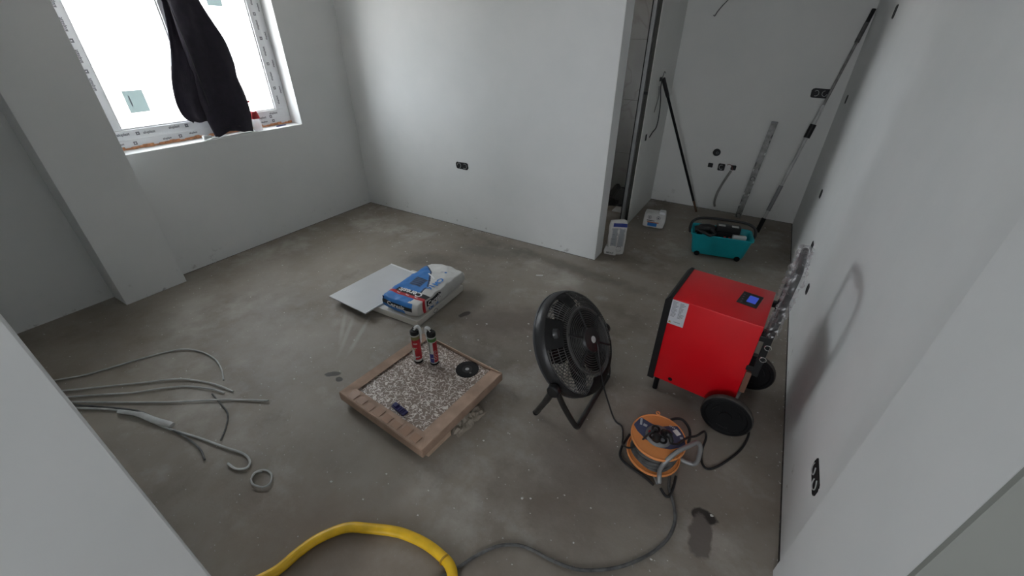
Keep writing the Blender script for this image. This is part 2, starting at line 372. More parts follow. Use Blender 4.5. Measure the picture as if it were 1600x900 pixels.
# window
win = sroot('window_1')
FY0, FY1, FZ0, FZ1 = WY0, WY1, WZ0+.012, WZ1
def rectframe(y0, y1, z0, z1, wd, x0, x1, bev=.004):
    bm = bmesh.new()
    box(bm, x0, x1, y0, y1, z0, z0+wd, None, bev); box(bm, x0, x1, y0, y1, z1-wd, z1, None, bev)
    box(bm, x0, x1, y0, y0+wd, z0+wd, z1-wd, None, bev); box(bm, x0, x1, y1-wd, y1, z0+wd, z1-wd, None, bev); return bm
link('window_frame', rectframe(FY0, FY1, FZ0, FZ1, .062, -4.20, -4.125), M_film, win)
panes = ((1.167, 1.856), (1.858, 2.530))
for (a, b) in panes:
    s = link('sash', rectframe(a, b, FZ0+.055, FZ1-.055, .072, -4.185, -4.108, .006), M_film, win)
    a2, b2 = a+.072, b-.072
    link('gasket', rectframe(a2-.001, b2+.001, FZ0+.126, FZ1-.126, .012, -4.15, -4.118, .003), M_white, s)
    link('pane', B(-4.152, -4.146, a2, b2, FZ0+.125, FZ1-.125), M_glass, s)
link('window_handle', B(-4.108, -4.09, 1.835, 1.862, 1.62, 1.70, .003), M_white, win)
link('foam_seam', (lambda: (lambda bm: ([box(bm, -4.165, -4.118+.006*math.sin(i*2.1), WY0+i*.0372, WY0+(i+1)*.0372, WZ0+.001, WZ0+.020+.005*math.sin(i*1.3)+.003*math.sin(i*3.7), None, .003) for i in range(40)], bm)[1])(bmesh.new()))(), M_foam, win)
for (y0, z0, wy, wz) in ((1.352, 1.243, .128, .15), (2.155, 1.945, .118, .15)):
    st = link('sticker', B(-4.1455, -4.1445, y0, y0+wy, z0, z0+wz), M_stick, win)
    link('print_mark', B(-4.1444, -4.1438, y0+.026, y0+.034, z0+.045, z0+.115), M_inkg, st)
# film lettering, sideways on the right stile, upright on the bottom rails
def wtext(s, y, z, size, vertical=False, x=-4.1075, m=M_inkg):
    M = frame((x, y, z), (0, 0, 1), (0, -1, 0)) if vertical else frame((x, y, z), (0, 1, 0), (0, 0, 1))
    link('lettering', xf(text_bm(s, size, .0003, .0005), M), m, win)
for y, z in ((1.235, 1.112), (1.40, 1.107), (1.575, 1.116), (2.30, 1.085), (2.42, 1.112)): wtext('aluplast', y, z, .026)
for y, z in ((1.19, 1.045), (1.505, 1.040), (1.70, 1.05), (2.32, 1.045), (2.0, 1.05)): wtext('aluplast', y, z, .02, x=-4.1245)
for z in (1.22, 1.42, 1.62, 1.82, 2.0): wtext('aluplast', 2.50, z, .024, True); 
for z in (1.30, 1.52, 1.74, 1.95): wtext('aluplast', 2.56, z, .02, True, x=-4.1245)
for z in (1.45, 1.62, 1.80, 1.93): wtext('aluplast', 1.20, z, .026, True)
bm = bmesh.new()
for y, z, x in ((1.325, 1.107, -4.1075), (1.665, 1.112, -4.1075), (1.29, 1.04, -4.1245), (1.60, 1.04, -4.1245), (2.385, 1.085, -4.1075), (2.41, 1.043, -4.1245),
                (2.50, 1.32, -4.1075), (2.50, 1.52, -4.1075), (2.50, 1.72, -4.1075), (2.50, 1.90, -4.1075), (1.20, 1.53, -4.1075), (1.20, 1.71, -4.1075)):
    for a in range(3):
        for b in range(3):
            if (a*2+b) % 4 != 3: box(bm, x-.0005, x+.0005, y-.011+a*.008, y-.004+a*.008, z-.011+b*.008, z-.004+b*.008)
link('print_mark', bm, M_inkg, win)
# outside
struct('trim_3', B(-40, XO-.02, -40, 40, -.5, -.3), M_ground)
# pocket profile at the far jamb of the doorway
dr = sroot('door_1')
link('door_frame', B(-1.128, -1.122, 4.19, 4.275, 0, H), M_steel, dr)
link('door_frame', B(-1.104, -1.098, 4.196, 4.275, 0, H), M_steel, dr)
link('door_frame', B(-1.122, -1.104, 4.196, 4.2, 0, H), M_steel, dr)
link('door_frame', B(-1.056, -1.050, 4.198, 4.276, 0, H), M_wall2, dr)
link('door_track', B(-1.098, -1.056, 4.245, 4.275, 0, H), mat('dark_track', (.07, .068, .06), .5, .3), dr)
link('latch', B(-1.098, -1.058, 4.222, 4.246, 1.285, 1.31), M_hole, dr)
link('gasket', B(-1.142, -1.129, 4.205, 4.275, 0, H), M_blackm, dr)

# ------------------------------------------------------------ wall boxes, holes, wires
def rr_pts(w_, h_, r, n=5):
    p = []
    for cx, cy, a0 in ((w_/2-r, h_/2-r, 0), (-w_/2+r, h_/2-r, PI/2), (-w_/2+r, -h_/2+r, PI), (w_/2-r, -h_/2+r, 1.5*PI)):
        for k in range(n+1): a = a0+PI/2*k/n; p.append((cx+r*math.cos(a), cy+r*math.sin(a)))
    return p
def wall_box(loc, n, w_, h_, label, r=.02, rng=0, name='socket_box', cat='socket box', wires=True, group=None):
    n = Vector(n); ex = Vector((0, 0, 1)).cross(n)
    t = thing(name, label, cat, loc, 0, group); M = frame((0, 0, 0), ex, (0, 0, 1))
    rnd = random.Random(rng)
    pts = rr_pts(w_, h_, r)
    po_ = [(x*(1+rnd.uniform(-.03, .06)), y*(1+rnd.uniform(-.03, .08))) for x, y in pts]
    link('back_box', PRI(po_, -.003, .0015, M), M_hole, t)
    rb = bmesh.new(); P = [M @ Vector((x*.96, y*.96, .002)) for x, y in po_]; tube(rb, P, .0022, 5, closed=True); link('box_rim', rb, M_black, t)
    if wires:
        k = max(1, round(w_/.075)) if w_ > h_ else 1; k2 = 1 if w_ >= h_ else max(1, round(h_/.075))
        for i in range(k):
            for j in range(k2):
                cx = (i-(k-1)/2)*.07; cy = (j-(k2-1)/2)*.07; rb = bmesh.new()
                a0 = rnd.uniform(0, 6)
                P = [M @ Vector((cx+.024*math.cos(a0+a*.55)*(1-a*.03), cy+.024*math.sin(a0+a*.55), .005+.0015*math.sin(a))) for a in range(9)]
                tube(rb, P, .0022, 6, n=3); link('wire', rb, M_lcable, t)
    return t
wall_box((-2.514, YB, .651), (0, -1, 0), .145, .066, 'dark double socket box in the long wall under the window light', rng=1)
wall_box((XR, 1.362, .37), (-1, 0, 0), .145, .062, 'open double socket box low on the right wall, nearest of its row', rng=2, group='socket boxes on the right wall')
wall_box((XR, 4.026, .671), (-1, 0, 0), .075, .065, 'small dark socket box on right wall, farthest into the alcove of the low row', rng=3, wires=False, group='socket boxes on the right wall')
wall_box((XR, 3.427, .452), (-1, 0, 0), .09, .06, 'dark socket box on right wall right above the wrapped handle', rng=4, wires=False, group='socket boxes on the right wall')
wall_box((XR, 2.93, .35), (-1, 0, 0), .07, .06, 'dark socket box on right wall half hidden behind the wrapped handle', rng=4, wires=False, group='socket boxes on the right wall')
wall_box((XR, 4.785, 1.292), (-1, 0, 0), .065, .065, 'dark switch box at waist height on right wall beside the long pole', rng=5, wires=False, name='switch_box', cat='switch box')
wall_box((XR, 4.084, 1.892), (-1, 0, 0), .07, .075, 'dark switch box highest on the right wall near the pole top', rng=6, wires=False, name='switch_box', cat='switch box')
wall_box((.318, YD, 1.291), (0, -1, 0), .15, .08, 'double junction box in alcove back wall beside the long pole', rng=7, name='junction_box', cat='junction box')
wall_box((-.47, YD, .503), (0, -1, 0), .05, .045, 'small square wall box left of the hanging grey conduit', .008, 8, wires=False, group='small boxes low on the alcove back wall')
wall_box((-.354, YD, .498), (0, -1, 0), .07, .075, 'open wall box with wires just left of the hanging conduit', .012, 9, group='small boxes low on the alcove back wall')
wall_box((-.232, YD, .508), (0, -1, 0), .05, .05, 'small wall box from which the grey conduit hangs', .008, 10, wires=False, group='small boxes low on the alcove back wall')
wall_box((XE, 4.376, .879), (1, 0, 0), .045, .06, 'small black switch box on narrow alcove wall behind the mop', .006, 11, wires=False, name='switch_box', cat='switch box')
t = thing('drain_pipe_hole', 'round black drain hole in the alcove back wall above the small boxes', 'pipe hole', (-.439, YD, .649))
link('pipe_rim', LA([(.036, 0), (.04, .003), (.036, .005), (.033, .001)], 24, RX(PI/2)), M_black, t)
link('pipe_bore', LA([(0, .0008), (.034, .001), (.035, -.002)], 24, RX(PI/2)), M_hole, t)
link('pipe_seal', LA([(.004, 0), (.015, .002), (.016, .006), (.006, .007)], 12, TR((.008, 0, -.004)) @ RX(PI/2)), M_gcable, t)
t = thing('hanging_conduit', 'grey flexible conduit hanging down the alcove back wall from a small box', 'conduit', (-.24, YD-.01, .02))
link('conduit_hose', T([(-.245, YD-.012, .475), (-.258, YD-.02, .44), (-.285, YD-.022, .36), (-.31, YD-.022, .27), (-.325, YD-.022, .18), (-.325, YD-.022, .10), (-.31, YD-.02, .05)], .0125, 10, n=5), mat('grey_corrugated_conduit', (.26, .26, .24), .6, var=.2), t, world=True, smooth=True)
link('wire', T([(-.30, YD-.008, .53), (-.28, YD-.012, .54), (-.255, YD-.012, .53), (-.24, YD-.012, .50), (-.235, YD-.010, .48)], .004, 6, n=4), mat('red_wire', (.16, .05, .04), .5), t, world=True)
tag(link('wall_wire', T([(-.785, YD-.004, 1.925), (-.77, YD-.02, 1.92), (-.755, YD-.03, 1.95), (-.72, YD-.03, 2.0), (-.683, YD-.02, 2.046), (-.66, YD-.002, 2.09)], .0045, 6, n=4), M_gcable), 'thin grey wire curling out high on the alcove back wall', 'wire')
t = thing('wall_cable_bundle', 'black and grey wires curling from the narrow alcove wall beside the mop top', 'wire', (XE, 4.58, 1.4))
link('wire', T([(XE+.002, 4.55, 1.40), (XE+.02, 4.54, 1.39), (XE+.025, 4.53, 1.33), (XE+.02, 4.58, 1.28), (XE+.02, 4.66, 1.17), (XE+.02, 4.70, 1.02), (XE+.02, 4.66, .93), (XE+.015, 4.58, .905), (XE+.01, 4.48, .865)], .005, 6, n=5), M_cable, t, world=True)
link('wire', T([(XE+.002, 4.58, 1.38), (XE+.02, 4.57, 1.42), (XE+.02, 4.60, 1.455), (XE+.02, 4.65, 1.44)], .0035, 6, n=4), M_gcable, t, world=True)
link('wire', T([(XE+.002, 4.56, 1.33), (XE+.015, 4.555, 1.25), (XE+.012, 4.53, 1.16), (XE+.01, 4.50, 1.10)], .003, 6, n=4), M_gcable, t, world=True)
link('back_box', B(XE-.002, XE+.012, 4.535, 4.575, 1.375, 1.41, .004), M_hole, t, world=True)

# ------------------------------------------------------------ trousers, sill items
t = thing('trousers', 'dark trousers hanging from the window mullion down to the sill', 'trousers', (-4.03, 1.92, 1.0))
def leg(stations, x0, thick, seed, cap_z=None, fold=.018, hem=0):
    bm = bmesh.new(); rings = []; seg = 40
    st = catmull([Vector(s) for s in stations], 5)   # (yl, yr, z)
    for i, s in enumerate(st):
        yc = (s.x+s.y)/2; hw = (s.y-s.x)/2; row = []
        for k in range(seg):
            a = 2*PI*k/seg; ca = math.cos(a); sa = math.sin(a)
            f = fold*math.sin(3*a+seed+s.z*2.0)*(.4+.6*abs(math.sin(s.z*3+seed))) + .028*noise.noise(Vector((ca*1.6, sa+seed, s.z*3.2))) + .012*noise.noise(Vector((ca*3, sa*2+seed, s.z*11)))
            x = x0 + sa*(thick+f)*(1 if sa > 0 else .5)
            row.append(bm.verts.new((x, yc+hw*ca*(1+.0), s.z+(.006*math.sin(5*a+seed) if i == 0 or i == len(st)-1 else 0)+(hem*math.exp(-((yc+hw*ca-1.955)/.075)**2) if s.z < 1.05 else 0))))
        rings.append(row)
    for A, D in zip(rings, rings[1:]):
        for k in range(seg): bm.faces.new((A[k], A[(k+1) % seg], D[(k+1) % seg], D[k]))
    bm.faces.new(rings[0]); bm.faces.new(rings[-1][::-1]); return bm
link('trouser_leg', leg([(1.84, 1.93, 2.29), (1.80, 1.95, 2.1), (1.785, 1.95, 1.9), (1.735, 1.93, 1.66), (1.665, 1.90, 1.46), (1.635, 1.88, 1.32), (1.635, 1.87, 1.23), (1.655, 1.86, 1.17), (1.70, 1.84, 1.135)], -4.055, .022, 1.0), M_cloth, t, world=True, smooth='all')
link('trouser_leg', leg([(1.86, 1.98, 2.29), (1.83, 2.01, 2.1), (1.82, 2.045, 1.95), (1.815, 2.09, 1.83), (1.81, 2.14, 1.70), (1.81, 2.155, 1.55), (1.80, 2.145, 1.44), (1.79, 2.165, 1.30), (1.79, 2.165, 1.16), (1.80, 2.15, 1.08), (1.81, 2.14, 1.006)], -4.022, .035, 3.4, hem=.035), M_cloth, t, world=True, smooth='all')
link('waistband', leg([(1.82, 2.0, 2.34), (1.815, 2.0, 2.27)], -4.04, .04, 2.0), M_cloth, t, world=True, smooth='all')
link('seam', T([(-3.995, 1.83, 2.2), (-3.985, 1.80, 2.0), (-3.985, 1.815, 1.8), (-3.985, 1.825, 1.6), (-3.99, 1.83, 1.4), (-3.992, 1.835, 1.25)], .003, 5, n=4), M_black, t, world=True)
t = thing('spray_bottle', 'clear spray bottle with a red collar on the sill beside the trousers', 'bottle', (-4.035, 2.195, 1.0))
link('bottle_body', LA([(0, 0), (.036, 0), (.038, .01), (.038, .07), (.034, .09), (.016, .125), (.013, .14)], 20), M_clear, t, smooth=True)
link('label_band', LA([(.0385, .10), (.0385, .105), (.030, .155), (.026, .16), (.026, .10)], 16, TR((0, 0, .0))), M_redp, t, smooth=True)
link('spray_head', LA([(.013, .155), (.014, .19), (.012, .245), (.004, .26), (0, .26)], 12), M_clear, t, smooth=True)
link('trigger', B(-.006, .006, -.028, -.006, .235, .25, .002), M_redp, t)
t = thing('putty_knife', 'small white handled scraper lying on sill left of the trouser hem', 'scraper', (-4.0, 1.72, 1.0), PI/2)
link('handle', LA([(0, -.02), (.016, -.016), (.02, 0), (.014, .02), (.009, .05), (0, .055)], 14, TR((0, 0, .021)) @ RY(PI/2)), M_white, t, smooth=True)
link('blade', B(.05, .10, -.02, .02, .006, .0085), M_lcable, t)
tag(link('wood_shim', B(-4.05, -4.035, 2.38, 2.47, 1.0, 1.008), M_purple), 'flat dark blue shim lying on the sill near its right end', 'shim')

# ------------------------------------------------------------ styrofoam, panel, mortar bag
t = thing('foam_slab', 'cream foam slab lying on the concrete under the mortar bag', 'foam slab', (-1.735, 1.625, 0), .045)
link('slab_body', B(-.52, 0, 0, .56, .004, .055, .006), M_cream, t, smooth=True)
bm = bmesh.new(); ring(bm, .0018, .022, 0, 20, 5, TR((.0, .20, .028)) @ RY(PI/2) @ Matrix.Diagonal((.7, 1, 1, 1)))
link('print_mark', bm, M_inkg, t)
t = thing('laminate_board', 'thin white square panel lying aslant on the foam slab', 'panel', (-2.30, 1.815, 0), -.045)
Mp = TR((0, 0, .063)) @ RX(-.0)
link('board', B(-.205, .205, -.31, .31, -.004, .004, .001, Mp), mat('pale_grey_laminate', (.58, .59, .60), .35, var=.03), t)
link('edge_strip', B(-.205, .205, .296, .311, -.0045, .0048, 0, Mp), M_white, t)
link('edge_strip', B(.197, .2055, -.31, .31, -.0045, .0048, 0, Mp), M_white, t)

def bagF(L_, W_, T_, seed, amp=.012):
    def F(X, Y, Z):
        px = math.copysign(abs(X), X)
        rx = 1-.06*abs(Z)**3
        pinch = 1-.16*max(0, abs(X)-.80)/.2
        x = X*L_/2*rx*(1-.03*abs(Y)**4); y = Y*W_/2*(1-.05*abs(Z)**3)*(1-.04*abs(X)**6)
        crown = (1-.18*abs(Y)**5)*(1-.10*abs(X)**8)
        z = T_/2*(1+Z*crown)
        nz_ = noise.noise(Vector((x*9+seed, y*11, z*9)))*amp + noise.noise(Vector((x*26+seed, y*24, z*20)))*amp*.35
        z += nz_*(max(0, Z)); x += nz_*.6*(abs(X) > .98); y += nz_*.6*(abs(Y) > .98)
        return Vector((x, y, max(z, 0)))
    return F
def bag_mesh(F, nx, ny, nz_, cls):
    bm = bmesh.new(); cache = {}
    def V(i, j, k):
        key = (i, j, k)
        if key not in cache: cache[key] = bm.verts.new(F(2*i/nx-1, 2*j/ny-1, 2*k/nz_-1))
        return cache[key]
    def face(a, X, Y, Z, side):
        f = bm.faces.new(a); f.material_index = cls(side, X, Y, Z)
    for i in range(nx):
        for j in range(ny):
            X, Y = 2*(i+.5)/nx-1, 2*(j+.5)/ny-1
            face((V(i, j, nz_), V(i+1, j, nz_), V(i+1, j+1, nz_), V(i, j+1, nz_)), X, Y, 1, 'top')
            face((V(i, j, 0), V(i, j+1, 0), V(i+1, j+1, 0), V(i+1, j, 0)), X, Y, -1, 'bot')
    for i in range(nx):
        for k in range(nz_):
            X, Z = 2*(i+.5)/nx-1, 2*(k+.5)/nz_-1
            face((V(i, 0, k), V(i+1, 0, k), V(i+1, 0, k+1), V(i, 0, k+1)), X, -1, Z, 'y-')
            face((V(i, ny, k), V(i, ny, k+1), V(i+1, ny, k+1), V(i+1, ny, k)), X, 1, Z, 'y+')
    for j in range(ny):
        for k in range(nz_):
            Y, Z = 2*(j+.5)/ny-1, 2*(k+.5)/nz_-1
            face((V(0, j, k), V(0, j, k+1), V(0, j+1, k+1), V(0, j+1, k)), -1, Y, Z, 'x-')
            face((V(nx, j, k), V(nx, j+1, k), V(nx, j+1, k+1), V(nx, j, k+1)), 1, Y, Z, 'x+')
    return bm
# local x runs from the near end (-) to the far end (+); local y- is the right flank
BL, BW, BT = .60, .335, .118
bagf = bagF(BL, BW, BT, 3.3)
def bag_cls(side, X, Y, Z):   # 0 white 1 blue 2 red 3 black 4 navy 5 grey-blue
    if side == 'top':
        if X < -.93: return 1 if Y > -.45 else 0
        if X < -.80: return 1 if Y > -.52 else 0
        if X < -.69: return 2
        if X < -.52 and Y < .72: return 3
        lim = -.52+.08*(X+.52) if X < -.2 else (-.49+(X+.2)*1.05)
        if X > .48: lim = .22+(X-.48)*2.2
        if Y > lim:
            if Y < lim+.10: return 4
            if -.28 < X < .10 and -.10 < Y < .55: return 5
            return 1
        return 0
    if side == 'y-':
        if -.82 < X < -.72: return 2
        if X < -.82: return 0
        if -.68 < X < -.10 and Z > -.1 and Z < .8: return 3
        return 0
    if side == 'x-':
        if Y < -.74: return 0
        if -.1 < Z < .55: return 3
        return 1 if Z >= .55 or Y > -.3 else 0
    if side == 'y+': return 1 if X < .3 else 0
    return 0
t = thing('mortar_bag', 'blue and white tile adhesive bag reading Ceresit CM 16 on the foam slab', 'bag', (-1.915, 1.925, .056), PI/2+.055)
Mb = [M_offw, M_blue, M_redp, M_inkb, M_navy, mat('grey_blue_print', (.05, .10, .20), .5)]
link('bag_body', bag_mesh(bagf, 110, 66, 26, bag_cls), Mb, t, smooth='all')
def on_bag(s, size, side, cx, cy, ex, m, bold=.001, eps=.002, f=bagf, L_=BL, W_=BW, T_=BT, name='lettering', par=None, bm=None):
    if bm is None: bm = text_bm(s, size, .0, bold, 4)
    ex = Vector(ex).normalized(); ey = Vector((-ex.y, ex.x))
    for v in bm.verts:
        u = ex.x*v.co.x+ey.x*v.co.y; q = ex.y*v.co.x+ey.y*v.co.y
        if side == 'top': P = f(cx+u/(L_/2), cy+q/(W_/2), 1)+Vector((0, 0, eps))
        elif side == 'y-': P = f(cx+u/(L_/2), -1, cy+q/(T_/2))+Vector((0, -eps, 0))
        else: P = f(-1, cx-u/(W_/2), cy+q/(T_/2))+Vector((-eps, 0, 0))
        v.co = P
    return link(name, bm, m, par, keep=True)
on_bag('Ceresit', .072, 'top', -.60, -.03, (0, 1), M_whp, .0022, .003, par=t)
on_bag('CM', .072, 'top', .13, -.60, (-1, 0), M_blue, .0026, .006, par=t); on_bag('16', .072, 'top', -.20, -.60, (-1, 0), M_blue, .0026, .006, par=t)
on_bag('Ceresit', .054, 'y-', -.39, .36, (1, 0), M_whp, .0015, .006, par=t)
on_bag('CM', .036, 'y-', -.56, -.50, (1, 0), M_blue, .0018, .006, par=t); on_bag('16', .036, 'y-', -.33, -.50, (1, 0), M_blue, .0018, .006, par=t)
on_bag('Ceresit', .056, 'x-', .16, .22, (1, 0), M_whp, .0015, .005, par=t)
on_bag('25kg', .016, 'top', -.745, .45, (0, 1), M_whp, .0003, .003, par=t)
on_bag('25kg', .016, 'top', -.745, -.05, (0, 1), M_whp, .0003, .003, par=t)
on_bag('25kg', .016, 'top', -.745, -.55, (0, 1), M_whp, .0003, .003, par=t)
def strip_bm(w_, h_, n=12):
    bm = bmesh.new(); bmesh.ops.create_grid(bm, x_segments=n, y_segments=2, size=.5); bmesh.ops.scale(bm, vec=(w_, h_, 1), verts=bm.verts); return bm
for k in range(5): on_bag('', 0, 'top', -.24+k*.075, .22, (0, 1), M_navy, bm=strip_bm(.09, .006), name='print_line', par=t)
on_bag('', 0, 'top', .62, -.42, (0, 1), M_blue, bm=strip_bm(.022, .018, 4), name='print_mark', par=t)
bm = bmesh.new()
bmesh.ops.create_circle(bm, cap_ends=True, segments=16, radius=.014); on_bag('', 0, 'top', .62, -.20, (0, 1), mat('pale_grey_print', (.5, .52, .55), .5), bm=bm, name='print_mark', par=t)
on_bag('', 0, 'top', .30, .02, (.5, 1), M_whp, bm=strip_bm(.10, .012), name='print_mark', par=t)
link('bag_corner', PRI([(0, 0), (.02, .012), (.0, .03)], 0, .003, TR((-.292, .150, .085)) @ RX(PI/2)), M_navy, t)

# ------------------------------------------------------------ carton of patterned tiles
t = thing('tile_carton', 'flat brown carton with open top showing white squiggle patterned tiles', 'carton', (-1.285, 1.178, 0), -.075)
A = .318
def cside(x0, x1, y0, y1, z0, z1): return B(x0, x1, y0, y1, z0, z1, .003)
link('lower_carton', B(-A+.02, A-.02, -A+.02, A-.03, .0, .034, .004), M_card, t)
link('carton_base', B(-A, A, -A, A, .034, .045, .003), M_card, t)
link('patterned_tile', B(-A+.012, A-.012, -A+.012, A-.012, .045, .073, .001), M_squig, t)
link('carton_side', cside(-A-.003, -A+.005, -A, A, .036, .087), M_card, t)
link('carton_side', cside(A-.005, A+.003, -A, A, .036, .087), M_card, t)
link('carton_side', cside(-A, A, -A-.003, -A+.005, .036, .087), M_card, t)
link('carton_side', cside(-A, A, A-.005, A+.003, .036, .087), M_card, t)
def flap(p, z0, z1, m=M_card):
    bm = bmesh.new(); a = [bm.verts.new((x, y, z)) for (x, y), z in zip(p, z0)]; b = [bm.verts.new((x, y, z+.004)) for (x, y), z in zip(p, z0)]
    bm.faces.new(a[::-1]); bm.faces.new(b); n = len(p)
    for i in range(n): bm.faces.new((a[i], a[(i+1) % n], b[(i+1) % n], b[i]))
    return bm
e = .0015
link('carton_flap', flap([(-A, -A), (-A, A), (-A+.056, A-.03), (-A+.06, -A+.06)], [.086, .086, .079, .079], 0), M_card, t)
link('carton_flap', flap([(-A, -A), (-A+.05, -A+.074), (A-.06, -A+.082), (A, -A)], [.087, .081, .081, .087], 0), M_card, t)
link('carton_flap', flap([(A, -A), (A-.078, -A+.06), (A-.074, A-.01), (A, A)], [.086, .079, .079, .086], 0), M_card, t)
link('carton_flap', flap([(A, A), (-A, A), (-A+.05, A-.012), (A-.03, A-.012)], [.086, .086, .094, .096], 0), M_card2, t)
# tape patches on the near flap
for k in range(8):
    x0 = -A+.06+k*.068
    link('tape_strip', B(x0, x0+.05, -A+.008+.004*(k % 2), -A+.060-.006*(k % 3), .0905, .0918, 0, Matrix.Identity(4)), M_tape, t)
link('carton_skirt', B(A-.02, A+.004, -A+.04, -A+.20, .0, .036, .002, RZ(-.02)), M_card2, t)
cart = MW[t.name]
# crumpled film peeping out
def crumple(w_, d_, h_, seed, nx=14, ny=10):
    bm = bmesh.new(); g = [[None]*(ny+1) for _ in range(nx+1)]
    for i in range(nx+1):
        for j in range(ny+1):
            u = i/nx*2-1; v = j/ny*2-1; e_ = (1-abs(u)**3)*(1-abs(v)**3)
            z = .002+h_*e_*(.55+.9*noise.noise(Vector((u*3+seed, v*3, seed))))+.2*h_*e_*noise.noise(Vector((u*9, v*9+seed, 0)))
            g[i][j] = bm.verts.new((u*w_/2+.012*noise.noise(Vector((u*2, v*4, seed))), v*d_/2+.012*noise.noise(Vector((u*4, v*2, seed+5))), max(z, .001)))
    for i in range(nx):
        for j in range(ny): bm.faces.new((g[i][j], g[i+1][j], g[i+1][j+1], g[i][j+1]))
    return bm
t = thing('crumpled_paper', 'crumpled beige paper sticking out from under the tile carton', 'paper', (-.965, 1.15, 0), 1.45)
link('paper_sheet', crumple(.22, .10, .032, 2.2), mat('beige_crumpled_paper', (.30, .26, .21), .7, var=.15, scale=30), t)


# cutting disc
TZ = .0735
t = thing('cutting_disc', 'round black cutting disc lying on the patterned tile', 'cutting disc', (-1.144, 1.404, TZ), .3)
link('disc_body', LA([(.012, 0), (.068, 0), (.0685, .0015), (.068, .003), (.012, .003)], 48, closed=True), M_blackm, t, smooth=True)
link('disc_label', LA([(.012, .0031), (.030, .0031), (.030, .0036), (.012, .0036)], 32, closed=True), M_black, t)
link('disc_bore', LA([(.0, .0005), (.011, .0005), (.0115, .0037), (.009, .004), (0, .004)], 20), mat('light_grey_metal', (.35, .36, .37), .4, .5), t)
link('disc_chip', LA([(0, .0032), (.007, .0032), (.006, .004), (0, .004)], 8, TR((.028, -.026, 0))), M_gcable, t)
# blue clip
t = thing('blue_tile_clip', 'small dark blue plastic clip lying near the front edge of the patterned tile', 'clip', (-1.265, .973, TZ), -.15)
bm = bmesh.new(); box(bm, -.05, .05, -.017, .017, 0, .012, None, .003); box(bm, -.045, -.015, -.012, .012, .012, .022, None, .003)
link('clip_body', bm, M_purple, t)
for k in (0, 1, 2): link('ridge', B(.0+k*.014, .006+k*.014, -.015, .015, .012, .016, .001), M_purple, t)

# sealant cartridges
def cartridge(loc, label, nozzle_dir, kind):
    t = thing('sealant_cartridge', label, 'sealant cartridge', loc, 0, 'sealant cartridges on the tile')
    R_ = .0248
    link('tube_body', LA([(0, .004), (R_, .004), (R_, .212), (0, .212)], 32), M_offw if kind else M_redp, t, smooth=True)
    link('end_cap', LA([(0, 0), (R_+.0012, 0), (R_+.0012, .012), (R_-.002, .012)], 32), M_blackm, t, smooth=True)
    link('top_band', LA([(R_+.0003, .172), (R_+.0003, .203)], 32), M_green if kind else mat('olive_print', (.22, .20, .07), .5), t, smooth=True)
    link('top_ring', LA([(R_+.0006, .196), (R_+.0006, .206)], 32), mat('pale_grey_print2', (.55, .57, .54), .4), t, smooth=True)
    link('shoulder', LA([(R_+.001, .206), (R_+.001, .226), (R_-.004, .232), (.008, .232), (.007, .25), (.0, .25)], 32), M_black, t, smooth=True)
    d = Vector((math.cos(nozzle_dir), math.sin(nozzle_dir), 0))
    P = [d*.0+Vector((0, 0, .236)), d*.012+Vector((0, 0, .252)), d*.026+Vector((0, 0, .255)), d*.033+Vector((0, 0, .240)), d*.033+Vector((0, 0, .205)), d*.031+Vector((0, 0, .165)), d*.029+Vector((0, 0, .14))]
    link('nozzle', T(P, [.009, .0095, .009, .0085, .007, .005, .0035], 10, n=4), M_white, t, smooth=True)
    def patch(a0, a1, z0, z1, m, nm='label_patch', dr_=.0006):
        bm = bmesh.new(); n = 10; lo = []; hi = []
        for k in range(n+1):
            a = a0+(a1-a0)*k/n; lo.append(bm.verts.new(((R_+dr_)*math.cos(a), (R_+dr_)*math.sin(a), z0))); hi.append(bm.verts.new(((R_+dr_)*math.cos(a), (R_+dr_)*math.sin(a), z1)))
        for k in range(n): bm.faces.new((lo[k], lo[k+1], hi[k+1], hi[k]))
        link(nm, bm, m, t)
    f = -PI/2+.78   # towards the camera
    if kind == 0:
        patch(f-1.6, f-.55, .03, .11, M_offw); patch(f-.9, f-.3, .10, .115, mat('yellow_print', (.5, .4, .2), .5)); patch(f-.6, f+.5, .045, .052, M_offw, dr_=.001)
        patch(f-1.5, f+1.5, .013, .027, M_offw); patch(f-.7, f+.3, .150, .153, M_offw, dr_=.001); patch(f-.7, f+.3, .143, .146, M_offw, dr_=.001)
        patch(f-.8, f+.1, .115, .118, M_offw, dr_=.001)
    else:
        patch(f+0, f+1.7, .02, .168, M_redp); patch(f-1.1, f-.05, .018, .085, mat('violet_blue_print', (.06, .06, .28), .5)); patch(f-1.1, f-.7, .09, .168, mat('grey_green_print', (.25, .27, .22), .5))
        patch(f-.65, f-.1, .05, .056, M_offw, dr_=.001)
        for z in (.05, .075, .10):
            bm = bmesh.new(); ring(bm, .0012, .008, 0, 16, 4, RZ(f+.35) @ TR((R_+.0012, 0, z)) @ RY(PI/2)); link('label_ring', bm, M_offw, t)
    return t
cartridge((-1.442, 1.315, TZ), 'red labelled sealant cartridge, left of the two standing on the tile', .55, 0)
cartridge((-1.348, 1.352, TZ), 'green, red and violet labelled sealant cartridge standing right of the red one', PI+.15, 1)

